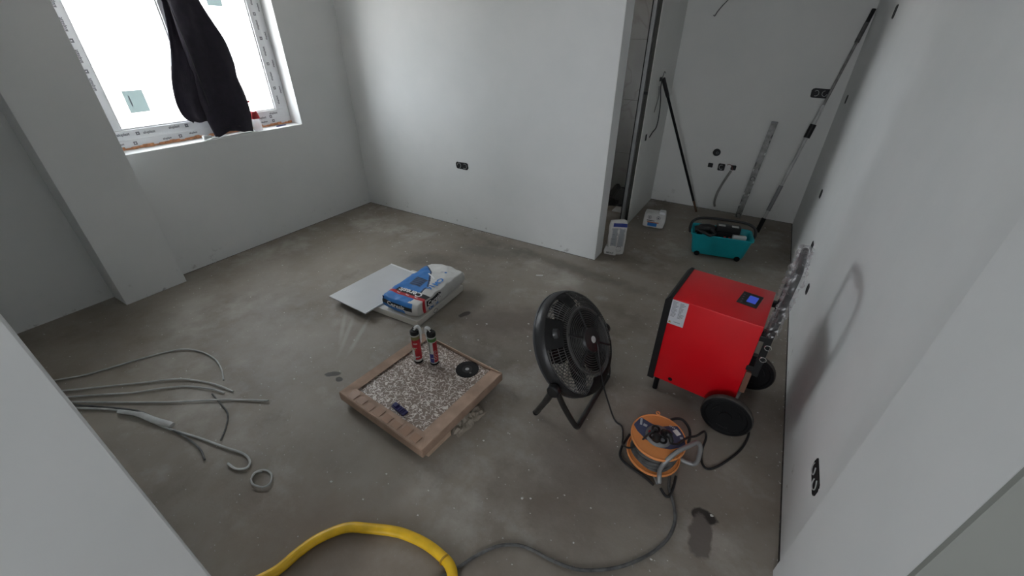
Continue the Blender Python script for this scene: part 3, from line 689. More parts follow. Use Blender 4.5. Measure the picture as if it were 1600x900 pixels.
# ------------------------------------------------------------ floor fan
t = thing('floor_fan', 'black round floor fan tilted upwards on tubular legs', 'fan', (-.55, 1.6, 0))
FM = frame((-.574, 1.6, .381), (0, 1, 0), Vector((0, 1, 0)))
n_ = Vector((math.cos(-.064)*math.cos(.595), math.sin(-.064)*math.cos(.595), math.sin(.595)))
a_ = Vector((0, 0, 1)).cross(n_).normalized(); b_ = n_.cross(a_)
FM = Matrix(((a_.x, b_.x, n_.x, -.574), (a_.y, b_.y, n_.y, 1.6), (a_.z, b_.z, n_.z, .381), (0, 0, 0, 1)))
def fp(name, bm, m, par=t, **k):
    xf(bm, FM); return link(name, bm, m, par, world=(par is t), **k)
def prof_z(r):   # back shell profile, rim to hub
    u = max(0, min(1, (.272-r)/.112)); return .034+.062*(1-(1-u)**2)
M_fan = mat('black_fan_plastic', (.02, .02, .021), .42, var=.2)
M_grl = mat('fan_grille_plastic', (.07, .068, .066), .35, var=.2)
M_fang = mat('dark_grey_fan_ring', (.05, .052, .055), .35)
fp('front_ring', LA([(.266, -.034), (.278, -.034), (.282, -.029), (.282, -.019), (.276, -.017), (.266, -.022)], 96, closed=True), M_fang, smooth=True)
fp('shroud', LA([(.272, -.018), (.279, -.018), (.281, .004), (.277, .022), (.268, .034), (.262, .030), (.266, -.01)], 96, closed=True), M_fan, smooth=True)
bm = bmesh.new()
for k in range(8):
    R0 = .256-k*.0135; 
    if k in (0, 2, 4, 6): ring(bm, .0022, R0, prof_z(R0), 80, 4)
ring(bm, .006, .166, .094, 80, 6); ring(bm, .004, .262, .036, 80, 5)
for k in range(108):
    a = 2*PI*k/108; ca, sa = math.cos(a), math.sin(a)
    tube(bm, [(r*ca, r*sa, prof_z(r)) for r in (.265, .245, .225, .20, .18, .165)], .0019, 4)
g = fp('outer_grille', bm, M_grl); g['kind'] = 'stuff'
bm = bmesh.new()
for k in range(8): ring(bm, .0021, .156-k*.0115, .097+k*.001, 72, 4)
g = fp('inner_grille', bm, M_grl); g['kind'] = 'stuff'
for k in range(6):
    a = 2*PI*k/6+.35; ca, sa = math.cos(a), math.sin(a)
    bm = bmesh.new(); tube(bm, [(r*ca-.0*sa, r*sa, .100+.004*(.166-r)/.1) for r in (.168, .12, .06)], .006, 6); fp('grille_spoke', bm, M_fan)
fp('solid_pod', (lambda: (lambda bm: (lathe_arc(bm), bm)[1])(bmesh.new()))() if False else LA([(.055, .05), (.07, .06), (.072, .10), (.062, .116), (.03, .122), (0, .122)], 40), M_fan, smooth=True)
fp('hub_badge', LA([(0, .1225), (.018, .1225), (.017, .1245), (0, .125)], 24), M_conduit, smooth=True)
def arcshell(a0, a1, r0, r1, dz=.004, n=16):
    bm = bmesh.new(); rows = []
    for k in range(n+1):
        a = a0+(a1-a0)*k/n; rows.append([bm.verts.new((r*math.cos(a), r*math.sin(a), prof_z(r)+dz)) for r in [r0+(r1-r0)*q/6 for q in range(7)]])
    for A_, D_ in zip(rows, rows[1:]):
        for q in range(6): bm.faces.new((A_[q], A_[q+1], D_[q+1], D_[q]))
    r = bmesh.ops.solidify(bm, geom=bm.faces[:], thickness=.004); return bm
fp('shell_panel', arcshell(-2.15, -.55, .185, .272), M_fan, smooth=True)          # closed part of the shell, low side
fp('shell_panel', arcshell(1.35, 1.65, .195, .268), M_fan, smooth=True)
fp('knob_panel', arcshell(2.15, 2.75, .20, .272, .005), M_fan, smooth=True)
kn = Vector((.238*math.cos(2.45), .238*math.sin(2.45), prof_z(.238)+.004))
fp('speed_knob', LA([(0, .022), (.020, .022), (.023, .018), (.025, 0), (0, -.002)], 24, TR(kn) @ Matrix.Rotation(-.35, 4, Vector((-math.sin(2.45), math.cos(2.45), 0)))), M_fang, smooth=True)
for k in range(5):
    a = 2*PI*k/5; bm = bmesh.new(); rows = []
    for i in range(8):
        r = .05+i*.028; wd = .045+.05*math.sin(PI*min(1, (i+1.5)/8)); tw = .55-.035*i
        rows.append([bm.verts.new(RZ(a+.05*i) @ Vector((r, s_*wd, (.025)-s_*wd*math.sin(tw)*.45+.006*(1-s_*s_)))) for s_ in (-1, -.5, 0, .5, 1)])
    for A_, D_ in zip(rows, rows[1:]):
        for q in range(4): bm.faces.new((A_[q], A_[q+1], D_[q+1], D_[q]))
    bmesh.ops.solidify(bm, geom=bm.faces[:], thickness=.002)
    fp('fan_blade', bm, M_fan, smooth=True)
fp('blade_hub', LA([(0, -.03), (.04, -.028), (.052, -.01), (.052, .03), (0, .05)], 24), M_fan, smooth=True)
bm = bmesh.new()
for k in range(14): ring(bm, .002, .258-k*.0165, -.031-.0006*k, 64, 4)
for k in range(24): a = 2*PI*k/24; tube(bm, [(r*math.cos(a), r*math.sin(a), -.033-.02*(1-r/.26)*.3) for r in (.264, .15, .03)], .002, 4)
g = fp('front_grille', bm, M_fan); g['kind'] = 'stuff'
M_leg = mat('black_leg_tube', (.022, .021, .02), .4, var=.35, scale=20)
Pn = FM @ Vector((-.283, -.085, .004)); Pf = FM @ Vector((.283, -.085, .004))
An, Bn = Vector((-.664, 1.372, .014)), Vector((-.437, 1.392, .014))
Af, Bf = Vector((-.66, 1.86, .014)), Vector((-.430, 1.865, .014))
for P_, A0, B0, s_ in ((Pn, An, Bn, -1), (Pf, Af, Bf, 1)):
    out = Vector((0, s_*.012, 0)); top = P_+out
    link('leg', T([top+Vector((-.01, 0, .015)), top+(A0-top)*.12+Vector((-.004, 0, 0)), top+(A0-top)*.5, A0+Vector((0, 0, .012))], [.020, .017, .0155, .0155], 12, n=4), M_leg, t, world=True, smooth=True)
    link('foot', T([A0+Vector((.012, -.004*s_, .03)), A0+Vector((-.006, .002*s_, -.0))], .0155, 12), M_blackm, t, world=True, smooth=True)
    bm = bmesh.new(); lathe(bm, [(0, -.018), (.026, -.018), (.032, -.008), (.032, .016), (.026, .022), (0, .022)], 24, TR(top) @ RX(PI/2)); link('pivot_bracket', bm, M_black, t, world=True, smooth=True)
tn = Pn+Vector((0, -.012, 0)); tf = Pf+Vector((0, .012, 0))
link('stand_loop', T([tn+Vector((.01, 0, .01)), tn+(Bn-tn)*.4, tn+(Bn-tn)*.85, Bn+Vector((-.002, .012, 0)), Bn+Vector((0, .04, -.002)), (Bn+Bf)/2, Bf+Vector((0, -.04, -.002)), Bf+Vector((-.002, -.012, 0)), tf+(Bf-tf)*.85, tf+(Bf-tf)*.4, tf+Vector((.01, 0, .01))], .0145, 12, n=6), M_leg, t, world=True, smooth=True)
# fan cord from hub to the reel
hub = FM @ Vector((.012, -.02, .125))
tag(link('fan_cord', T([hub, (-.44, 1.58, .42), (-.385, 1.55, .25), (-.335, 1.56, .10), (-.285, 1.55, .010), (-.24, 1.53, .008), (-.215, 1.47, .008), (-.20, 1.41, .03), (-.168, 1.365, .075), (-.135, 1.36, .115), (-.10, 1.385, .185), (-.078, 1.41, .215), (-.068, 1.42, .205)], .0045, 8, n=8), M_cable, smooth=True), 'thin black cord from the fan hub to the cable reel', 'cord')

# ------------------------------------------------------------ cable reel
RC = Vector((-.058, 1.435, 0))
t = thing('cable_reel', 'orange cable reel lying flat with a grey tube stand and sockets on top', 'cable reel', RC)
tilt = RX(.06) @ RY(.03)
def rp(name, bm, m, **k):
    xf(bm, TR((0, 0, .03)) @ tilt); return link(name, bm, m, t, **k)
rp('flange', LA([(0, .128), (.118, .128), (.121, .124), (.125, .127), (.125, .135), (.121, .138), (.117, .134), (0, .134)], 64), M_orange, smooth=True)
rp('flange', LA([(0, 0), (.12, 0), (.125, .003), (.125, .010), (.12, .013), (.116, .008), (0, .008)], 64), M_orange, smooth=True)
rp('drum', LA([(.055, .008), (.055, .128)], 32), M_orange, smooth=True)
rnd = random.Random(4)
for lay in range(5):
    bm = bmesh.new(); z = .024+lay*.018; R0 = .100-.003*(lay % 2)
    P = [Vector(((R0+.003*math.sin(k*.7+lay))*math.cos(2*PI*k/36), (R0+.003*math.sin(k*.7+lay))*math.sin(2*PI*k/36), z+.005*math.sin(k*.35+lay*1.7))) for k in range(36)]
    tube(bm, P, .0085, 8, closed=True); rp('cable_coil', bm, M_gcable, smooth=True)
lbl = mat('dark_blue_label', (.06, .075, .15), .4, var=.1)
band = [(-.119, -.012), (-.110, .048), (-.06, .046), (-.02, .050), (.015, .085), (.048, .110), (.085, .085), (.117, .030), (.07, -.03), (.03, -.052), (-.04, -.052), (-.09, -.034)]
Rb = RZ(.62)
rp('label', PRI(band, .1342, .1350, RZ(-.15)), lbl)
for px, py, w_, h_, a in ((.058, .073, .032, .024, -.5), (-.098, .026, .010, .04, .35), (-.074, .018, .018, .014, .1), (.086, .058, .014, .012, .6)):
    rp('label_patch', B(-w_/2, w_/2, -h_/2, h_/2, .1351, .1355, 0, RZ(-.15) @ TR((px, py, 0)) @ RZ(a)), M_whp if w_ > .02 else mat('dull_white_print', (.45, .48, .52), .5))
rp('lettering', xf(text_bm('IP44', .016, .0003), RZ(-.15) @ TR((.03, .088, .1353)) @ RZ(.1)), M_whp)
rp('socket_plate', LA([(0, .148), (.050, .148), (.056, .144), (.060, .135)], 32), M_gplas, smooth=True)
for k in range(4):
    a = PI/4+k*PI/2; x, y = .030*math.cos(a), .030*math.sin(a)
    rp('socket', LA([(.010, .1495), (.016, .1495), (.0185, .153), (.020, .153), (.0205, .147)], 24, TR((x, y, 0))), M_black, smooth=True)
rp('reset_button', LA([(0, .154), (.006, .154), (.007, .148)], 12, TR((-.042, -.008, 0))), M_redp)
rp('plug', LA([(0, .186), (.012, .184), (.018, .170), (.020, .152), (0, .150)], 20, TR((-.006, -.034, 0))), M_black, smooth=True)
bm = bmesh.new(); tube(bm, [(.024, .012, .155), (.030, .004, .176), (.045, -.012, .182), (.06, -.03, .168)], [.018, .017, .011, .007], 12, n=4); rp('plug', bm, M_black, smooth=True)
bm = bmesh.new(); ring(bm, .0028, .008, .14, 16, 6, TR((-.036, .126, 0))); rp('hanging_eye', bm, M_orange)
link('stand_tube', T([(x-RC.x, y-RC.y, z) for x, y, z in [(0.007, 1.309, 0.012), (-0.003, 1.325, 0.05), (-0.004, 1.318, 0.1), (0.008, 1.325, 0.15), (0.04, 1.375, 0.18), (0.08, 1.435, 0.182), (0.106, 1.477, 0.172), (0.124, 1.486, 0.145), (0.132, 1.482, 0.1), (0.134, 1.485, 0.045), (0.122, 1.484, 0.018), (0.091, 1.482, 0.0125), (0.061, 1.487, 0.0125), (0.02, 1.51, 0.0125)]], .0105, 12, n=6), M_steel, t, smooth=True)
link('stand_tube', T([(.002-RC.x, 1.298-RC.y, .012), (-.03-RC.x, 1.335-RC.y, .012), (-.09-RC.x, 1.36-RC.y, .014), (-.15-RC.x, 1.40-RC.y, .014)], .006, 10, n=4), M_steel, t, smooth=True)
link('stand_tube', T([(-.19-RC.x, 1.50-RC.y, .012), (-.20-RC.x, 1.40-RC.y, .010), (-.185-RC.x, 1.345-RC.y, .010), (-.13-RC.x, 1.32-RC.y, .010), (-.06-RC.x, 1.305-RC.y, .010), (-.012-RC.x, 1.285-RC.y, .010)], .006, 8, n=5), M_cable, t, smooth=True)
link('stand_tube', T([(.02-RC.x, 1.285-RC.y, .010), (.045-RC.x, 1.262-RC.y, .010), (.062-RC.x, 1.268-RC.y, .010), (.068-RC.x, 1.32-RC.y, .010), (.066-RC.x, 1.38-RC.y, .012)], .006, 8, n=5), M_cable, t, smooth=True)
link('clip', T([(-.165-RC.x, 1.555-RC.y, .01), (-.175-RC.x, 1.57-RC.y, .06)], .008, 8), M_black, t)

# dehumidifier cord, extension cable
tag(link('power_cable', T([(.30, 1.98, .03), (.325, 1.92, .008), (.335, 1.86, .007), (.332, 1.79, .007), (.306, 1.69, .007), (.247, 1.574, .007), (.20, 1.51, .007), (.172, 1.505, .007), (.152, 1.54, .007), (.145, 1.60, .012), (.147, 1.645, .05), (.128, 1.62, .11), (.10, 1.56, .125), (.065, 1.50, .155), (.048, 1.455, .172), (.030, 1.415, .180), (.004, 1.395, .190), (.001, 1.40, .196)], .0055, 8, n=8), M_cable, smooth=True),
    'black cord looping on the floor from dehumidifier wheel to cable reel', 'cord')
tag(link('loop_cord', T([(.055, 1.475, .045), (.075, 1.52, .10), (.065, 1.57, .13), (.03, 1.60, .145), (.0, 1.60, .145), (-.03, 1.575, .14), (-.04, 1.56, .12)], .0065, 8, n=8), M_cable, smooth=True), 'thick black cable loop arching behind the orange reel', 'cord')
G = [(.035, 1.40, .02), (.045, 1.34, .010), (.053, 1.305, .008), (.088, 1.239, .008), (.108, 1.171, .008), (.102, 1.092, .008), (.07, 1.015, .008), (.025, .947, .008), (-.041, .873, .008), (-.122, .812, .008), (-.188, .78, .008), (-.276, .763, .008), (-.358, .757, .008), (-.421, .739, .008), (-.484, .693, .008), (-.531, .626, .008), (-.563, .564, .008), (-.60, .50, .008), (-.66, .42, .008), (-.74, .32, .008)]
tag(link('extension_cable', T(G, .0068, 8, n=6), M_gcable, smooth=True), 'dusty dark grey extension cable winding over the floor from the reel', 'cable')
Y = [(-1.22, .06, .018), (-1.152, .178, .018), (-1.135, .27, .018), (-1.111, .346, .019), (-1.05, .43, .021), (-.964, .478, .022), (-.86, .525, .022), (-.777, .545, .022), (-.71, .552, .022), (-.647, .548, .026), (-.59, .535, .034), (-.555, .50, .034), (-.56, .42, .033), (-.60, .30, .030)]
t = thing('yellow_hose', 'yellow flattened hose arching over the floor at the near edge', 'hose', (-.86, .4, 0))
link('hose_body', T(Y, .0205, 16, n=8, flat=.8), M_yellow, t, world=True, smooth=True)
link('hose_kink', T([(-.625, .543, .030), (-.618, .541, .031)], .0225, 14, flat=.8), mat('dark_yellow_rubber', (.42, .23, .01), .5), t, world=True, smooth=True)

# cables lying at the left, coming from behind the near wall
Lc = [
 ('light grey cable, outermost arc of the fan of cables on the floor', M_lcable, .0045, [(-3.30, .05), (-3.20, .14), (-3.12, .24), (-3.06, .36), (-3.01, .46), (-2.95, .58), (-2.87, .66), (-2.75, .705), (-2.60, .71), (-2.47, .68), (-2.372, .639)], .006),
 ('light grey cable under the outer arc, ending by a second cable tip', M_lcable, .0048, [(-3.16, .05), (-3.051, .127), (-2.916, .244), (-2.762, .373), (-2.604, .505), (-2.452, .572), (-2.34, .60), (-2.23, .617)], .007),
 ('pale cable in the middle of the floor cables, gently bowed', M_lcable, .0048, [(-3.08, .05), (-2.972, .118), (-2.842, .219), (-2.704, .319), (-2.60, .42), (-2.50, .50), (-2.36, .56), (-2.26, .585)], .007),
 ('pale straight cable reaching furthest right from the near left wall', M_lcable, .0048, [(-3.0, .06), (-2.908, .112), (-2.65, .268), (-2.467, .379), (-2.269, .515), (-2.151, .592), (-1.989, .679)], .007),
 ('pale plastic conduit ending in a hook shaped bend', M_lcable, .0055, [(-2.93, .04), (-2.834, .104), (-2.644, .208), (-2.473, .26), (-2.271, .294), (-2.065, .349), (-1.895, .385), (-1.77, .415), (-1.70, .405), (-1.682, .378), (-1.72, .35), (-1.78, .345)], .007),
 ('grey cable lying below the hooked conduit', M_gcable, .0048, [(-2.98, .05), (-2.869, .108), (-2.636, .226), (-2.48, .282), (-2.265, .300), (-2.114, .318), (-1.98, .318), (-1.90, .30)], .007),
]
for lb, m_, r_, P_, z_ in Lc:
    tag(link('floor_cable', T([(x, y, z_+.004*math.sin(i*1.3)**2) for i, (x, y) in enumerate(P_)], r_, 8, n=6), m_, smooth=True), lb, 'cable', 'cables on the floor behind the near wall')
tag(link('conduit_piece', T([(-2.60, .215, .016), (-2.48, .262, .017), (-2.37, .285, .016), (-2.25, .318, .016)], [.012, .016, .017, .014], 10, n=5, flat=.7), M_conduit, smooth=True), 'whitish crushed conduit piece lying across the floor cables', 'conduit')
tag(link('cable_offcut', T([(-1.61, .356, .006), (-1.628, .384, .006), (-1.605, .415, .006), (-1.555, .420, .008), (-1.515, .392, .010), (-1.52, .362, .012), (-1.57, .345, .014), (-1.605, .358, .014), (-1.618, .385, .013), (-1.60, .404, .011)], .0042, 8, n=6), M_conduit, smooth=True), 'small clear cable offcut curled in a ring on the floor', 'cable')
tag(link('floor_cable', T([(-2.315, .545, .006), (-2.191, .53, .006), (-2.09, .51, .006), (-2.0, .45, .006), (-1.95, .40, .006)], .004, 8, n=6), M_gcable, smooth=True), 'faint thin dark cable curving down toward the hooked conduit', 'cable', 'cables on the floor behind the near wall')

# ------------------------------------------------------------ dehumidifier
t = thing('dehumidifier', 'red wheeled industrial dehumidifier with a blue lit display', 'dehumidifier', (-.188, 1.88, 0), -.092)
D, W, ZB, ZT = .412, .37, .105, .638
link('housing', B(0, D, 0, W, ZB, ZT, .008), M_red, t, smooth=True)
link('front_frame', PRI([(-.030, ZB-.012), (.004, ZB-.012), (.004, ZT+.004), (-.012, ZT+.004), (-.030, ZT-.02)], -.004, W+.004, Matrix(((1, 0, 0, 0), (0, 0, 1, 0), (0, 1, 0, 0), (0, 0, 0, 1)))), M_black, t)
bm = bmesh.new()
for k in range(14): box(bm, -.034, -.028, .03, W-.03, ZB+.05+k*.032, ZB+.066+k*.032)
link('intake_grille', bm, M_blackm, t)
lb = link('rating_label', B(.003, .083, -.0022, -.0003, .487, .643-.012, 0), mat('white_label', (.60, .62, .66), .4), t)
rnd = random.Random(9)
for k in range(15):
    z = .62-k*.0072; x0 = .010
    if k < 13:
        link('print_line', B(x0, x0+rnd.uniform(.018, .030), -.0028, -.002, z, z+.0022), M_inkg, lb); link('print_line', B(.045, .045+rnd.uniform(.012, .030), -.0028, -.002, z-.001, z+.0012), M_inkg, lb)
link('warning_sign', PRI([(.008, .495), (.022, .495), (.015, .508)], .0021, .003, Matrix(((1, 0, 0, 0), (0, 0, -1, 0), (0, 1, 0, 0), (0, 0, 0, 1)))), mat('yellow_warning', (.45, .32, .04), .5), lb)
link('lettering', xf(text_bm('WARNING', .0065, .0003), frame((.05, -.0028, .505), (1, 0, 0), (0, 0, 1))), M_inkb, lb)
link('drain_hole', LA([(0, .001), (.011, .001), (.013, -.002), (0, -.002)], 20, TR((.092, 0, .135)) @ RX(PI/2)), M_blackm, t)
pn = link('control_panel', B(-.046, .046, -.064, .064, ZT-.001, ZT+.004, .0015, TR((.317, .208, 0)) @ RZ(-.10)), M_black, t)
link('display', B(-.021, .020, -.034, .037, ZT+.0042, ZT+.005, 0, TR((.328, .207, 0)) @ RZ(-.10)), M_lcd, pn)
for k in range(4): link('button', LA([(0, .001), (.004, .0008), (.0042, 0)], 10, TR((.285, .165+k*.026, ZT+.004))), M_inkg, pn)
# wheels
def wheel(xc, yc, s_):
    M = TR((xc, yc, .1215)) @ RX(PI/2)
    wr = link('wheel', LA([(.085, -.018), (.112, -.018), (.119, -.010), (.120, .010), (.112, .018), (.100, .019), (.094, .012), (.030, .010), (.028, .016), (.0, .016), (.0, -.018)], 48, M), [M_blackm], t, smooth=True)
    link('tyre', LA([(.1165, -.0145), (.1195, -.0125), (.1215, -.006), (.1215, .006), (.1195, .0125), (.1165, .0145)], 48, M), M_dusty, wr, smooth=True)
    for k in range(3):
        a = .5+k*2*PI/3
        bm = bmesh.new(); P = [M @ Vector((.07*math.cos(a+q*.18), .07*math.sin(a+q*.18), s_*.0125)) for q in range(-2, 3)]; tube(bm, P, .004, 6); link('wheel_slot', bm, M_black, wr)
wheel(.402, -.072, 1); wheel(.442, W-.015, 1)
link('axle', T([(.402, -.06, .12), (.442, W-.02, .12)], .011, 12), M_steel, t)
link('foot', T([(.02, .03, .004), (.02, .03, ZB)], .014, 12), M_blackm, t); link('foot', T([(.02, W-.03, .004), (.02, W-.03, ZB)], .014, 12), M_blackm, t)
# rear frame and handle
for y in (.012, W-.012):
    link('frame_post', B(.432, .462, y-.012, y+.012, .36, .70, .003), M_black, t)
    link('frame_arm', B(.40, .436, y-.012, y+.012, .38, .41, .003), M_black, t)
    link('frame_arm', B(.41, .436, y-.012, y+.012, .56, .59, .003), M_black, t)
link('frame_plate', B(.44, .448, .02, W-.02, .42, .60, .002), M_black, t)
link('handle', T([(.447, .012, .68), (.450, .012, .80), (.452, .018, .86), (.454, .05, .905), (.454, .10, .915), (.454, W-.10, .915), (.454, W-.05, .905), (.452, W-.018, .86), (.450, W-.012, .80), (.447, W-.012, .68)], .0135, 14, n=6), M_black, t, smooth=True)
for z in (.54, .47):
    bm = bmesh.new(); ring(bm, .0022, .013, 0, 24, 6, TR((.455, -.004, z)) @ RX(PI/2)); link('chrome_ring', bm, M_chrome, t)
link('brown_tape', B(.412, .437, -.001, .02, .24, .37, .002), mat('brown_tape', (.20, .10, .07), .3), t)
# plastic wrap round the handle
def wrap(P_, r0, seed, seg=18, n=9):
    Q = catmull([Vector(p) for p in P_], n); bm = bmesh.new(); rings = []; u = None
    for i, p in enumerate(Q):
        tt = (Q[min(i+1, len(Q)-1)]-Q[max(i-1, 0)]).normalized()
        u = (Vector((1, 0, 0))-tt*tt.x).normalized(); v = tt.cross(u); row = []
        for k in range(seg):
            a = 2*PI*k/seg; rr = r0*(1+.14*math.sin(i*1.9)+.45*noise.noise(Vector((math.cos(a)*1.4+seed, math.sin(a)*1.4, i*.45)))+.28*noise.noise(Vector((math.cos(a)*4+seed, math.sin(a)*4, i*1.3))))
            row.append(bm.verts.new(p+(u*math.cos(a)+v*math.sin(a))*max(rr, .018)))
        rings.append(row)
    for A_, D_ in zip(rings, rings[1:]):
        for k in range(seg): bm.faces.new((A_[k], A_[(k+1) % seg], D_[(k+1) % seg], D_[k]))
    return bm
hp = [(.447, .012, .60), (.447, .012, .70), (.450, .012, .80), (.454, .04, .90), (.454, .12, .915), (.454, W-.12, .915), (.454, W-.04, .90), (.450, W-.012, .80), (.447, W-.012, .70), (.445, W-.012, .62)]
link('plastic_wrap', wrap(hp, .027, 1.5), M_wrap, t)

# ------------------------------------------------------------ bucket with tools
t = thing('teal_bucket', 'teal rectangular bucket on small wheels with a black carrying handle', 'bucket', (-.122, 3.955, 0), .165)
def rrect(w_, d_, z, r, n=5): return [(x, y, z) for x, y in rr_pts(w_, d_, r, n)]
def loft(rs, cap0=True, cap1=False):
    bm = bmesh.new(); R_ = [[bm.verts.new(p) for p in r] for r in rs]
    for A_, D_ in zip(R_, R_[1:]):
        n = len(A_)
        for k in range(n): bm.faces.new((A_[k], A_[(k+1) % n], D_[(k+1) % n], D_[k]))
    if cap0: bm.faces.new(R_[0][::-1])
    if cap1: bm.faces.new(R_[-1])
    return bm
link('tub', loft([rrect(.425, .20, .022, .03), rrect(.445, .215, .05, .035), rrect(.500, .262, .205, .04), rrect(.522, .283, .208, .045), rrect(.525, .286, .222, .045), rrect(.510, .271, .226, .04), rrect(.49, .252, .215, .035), rrect(.435, .207, .04, .03)], True, True), M_teal, t, smooth=True)
link('handle', T([(-.266, 0, .185), (-.272, .0, .24), (-.258, .02, .285), (-.20, .035, .315), (-.10, .04, .325), (0, .04, .325), (.10, .04, .325), (.20, .035, .315), (.258, .02, .285), (.272, 0, .24), (.266, 0, .185)], .012, 10, n=5), M_black, t, smooth=True)
for sx in (-1, 1): link('handle_hinge', LA([(0, .008), (.018, .006), (.02, -.004)], 16, TR((sx*.265, 0, .195)) @ RY(sx*PI/2)), M_black, t)
for sx in (-1, 1):
    for sy in (-1, 1): link('caster', LA([(0, -.012), (.024, -.012), (.026, 0), (.024, .012), (0, .012)], 20, TR((sx*.17, sy*.098, .0265)) @ RX(PI/2)), M_blackm, t)
bk = MW[t.name]
def inb(name, label, cat, x, y, z, rz=0):
    p = bk @ Vector((x, y, z)); return thing(name, label, cat, p, .165+rz)
t = inb('power_drill', 'black power tool lying at the left inside the teal bucket', 'power tool', -.145, .0, .062, .1)
bm = bmesh.new(); tube(bm, [(-.085, .0, .155), (-.04, 0, .165), (.03, 0, .175), (.08, 0, .16)], [.03, .045, .045, .03], 14, n=3); link('tool_body', bm, M_black, t, smooth=True)
link('tool_grip', T([(-.04, 0, .15), (-.03, -.01, .05), (-.025, -.012, .005)], [.026, .022, .03], 12, n=3), M_blackm, t, smooth=True)
link('tool_strap', T([(-.06, -.07, .175), (-.02, -.125, .18), (.03, -.14, .165), (.07, -.11, .175), (.04, -.06, .19)], .014, 8, n=4), M_cable, t)
t = inb('tool_case', 'black tool case with pale latches standing in the middle of the bucket', 'tool case', .05, .035, .045)
link('case_body', B(-.10, .10, -.045, .045, 0, .235, .012), M_black, t, smooth=True)
for x in (-.06, .05):
    link('latch', B(x-.028, x+.028, -.04, .0, .2355, .238), M_lcable, t)
link('case_lid', B(-.101, .101, -.046, .046, .180, .186, .001), M_blackm, t)
t = inb('white_box', 'small white box leaning inside the right part of the teal bucket', 'box', .15, -.062, .05, .05)
link('box_body', B(-.055, .055, -.03, .03, 0, .175, .004, RX(-.25)), M_offw, t); link('box_lid', B(-.056, .056, -.031, .031, .150, .168, .003, RX(-.25)), M_white, t)
t = inb('red_pliers', 'red handled tool poking up beside the white box in the bucket', 'pliers', .045, -.065, .045)
for s_ in (-1, 1): link('handle', T([(0, 0, .02), (s_*.012, -.005, .09), (s_*.02, -.012, .165)], [.006, .009, .010], 10, n=4), M_redp, t, smooth=True)

# mop, straightedge, telescopic pole
t = thing('mop_handle', 'black stick leaning against the narrow alcove wall behind the bucket', 'stick', (-.47, 4.98, 0))
a0 = Vector((-.475, 4.985, .006)); a1 = Vector((-1.028, 4.576, 1.40)); at_ = lambda s: a0+(a1-a0)*s
link('stick_shaft', T([at_(.10), at_(.90)], .0135, 12), M_blackm, t, world=True, smooth=True)
link('stick_grip', T([at_(.88), at_(.90), at_(1.0)], [.016, .019, .02], 12), M_black, t, world=True, smooth=True)
link('stick_tip', T([at_(0), at_(.10)], [.011, .0135], 12), M_brown, t, world=True, smooth=True)
t = thing('straightedge', 'dirty aluminium straightedge leaning on alcove back wall behind the bucket', 'straightedge', (-.04, 5.02, 0))
b0 = Vector((-.045, 5.045, .004)); b1 = Vector((.022, 5.150, 1.012)); ez = (b1-b0).normalized(); ex = Vector((1, 0, 0)); ex = (ex-ez*ex.dot(ez)).normalized(); ey = ez.cross(ex)
ML = Matrix(((ex.x, ey.x, ez.x, b0.x), (ex.y, ey.y, ez.y, b0.y), (ex.z, ey.z, ez.z, b0.z), (0, 0, 0, 1))); LL = (b1-b0).length
link('bar', B(-.030, .030, -.010, .010, 0, LL, .002, ML), M_alu, t, world=True)
link('end_cap', B(-.031, .031, -.011, .011, LL-.012, LL+.003, .002, ML), M_gplas, t, world=True)
for z in (.03, .44):
    bm = bmesh.new(); P = [ML @ Vector((.020*math.cos(a), -.0115, z+.022*math.sin(a))) for a in [k*.45 for k in range(11)]]; tube(bm, P, .003, 6); link('grip_hole', bm, M_hole, t, world=True)
rnd = random.Random(3)
for k in range(16):
    z = rnd.uniform(.06, LL-.06); x = rnd.choice((-.024, .022))+rnd.uniform(-.004, .004); link('mortar_splash', B(x-.005, x+.005, -.0125, -.009, z-.012, z+.012, .002, ML), M_gcable if k % 3 else M_offw, t, world=True)
t = thing('telescopic_pole', 'long white and grey telescopic pole leaning in the alcove corner', 'pole', (.18, 4.72, 0))
c0 = Vector((.176, 4.70, .01)); c1 = Vector((.476, 5.148, 1.95)); ct = lambda s: c0+(c1-c0)*s
for nm, s0, s1, r_, m_ in (('pole_foot', 0, .075, .021, M_blackm), ('pole_tube', .075, .62, .0145, M_lcable), ('pole_grip', .115, .245, .019, M_gplas), ('locking_collar', .475, .535, .027, M_black),
                           ('inner_tube', .53, .90, .0115, M_alu), ('pole_head', .875, .95, .017, M_gcable), ('head_tip', .94, 1.0, .016, M_black)):
    link(nm, T([ct(s0), ct((s0+s1)/2), ct(s1)], r_, 14), m_, t, world=True, smooth=True)

# ------------------------------------------------------------ small bags by the doorway
bf1 = bagF(.33, .155, .10, 8.1, .012)
def cls1(side, X, Y, Z):
    if side == 'top' and X > .78 and Y < .75: return 1
    return 0
t = thing('upright_paper_bag', 'white paper bag of grout standing upright by the wall end', 'bag', (-.945, 3.475, 0), .12)
bm = bag_mesh(bf1, 36, 20, 10, cls1)
Mt = TR((0, .045, .165)) @ RY(-PI/2) @ TR((0, 0, 0))
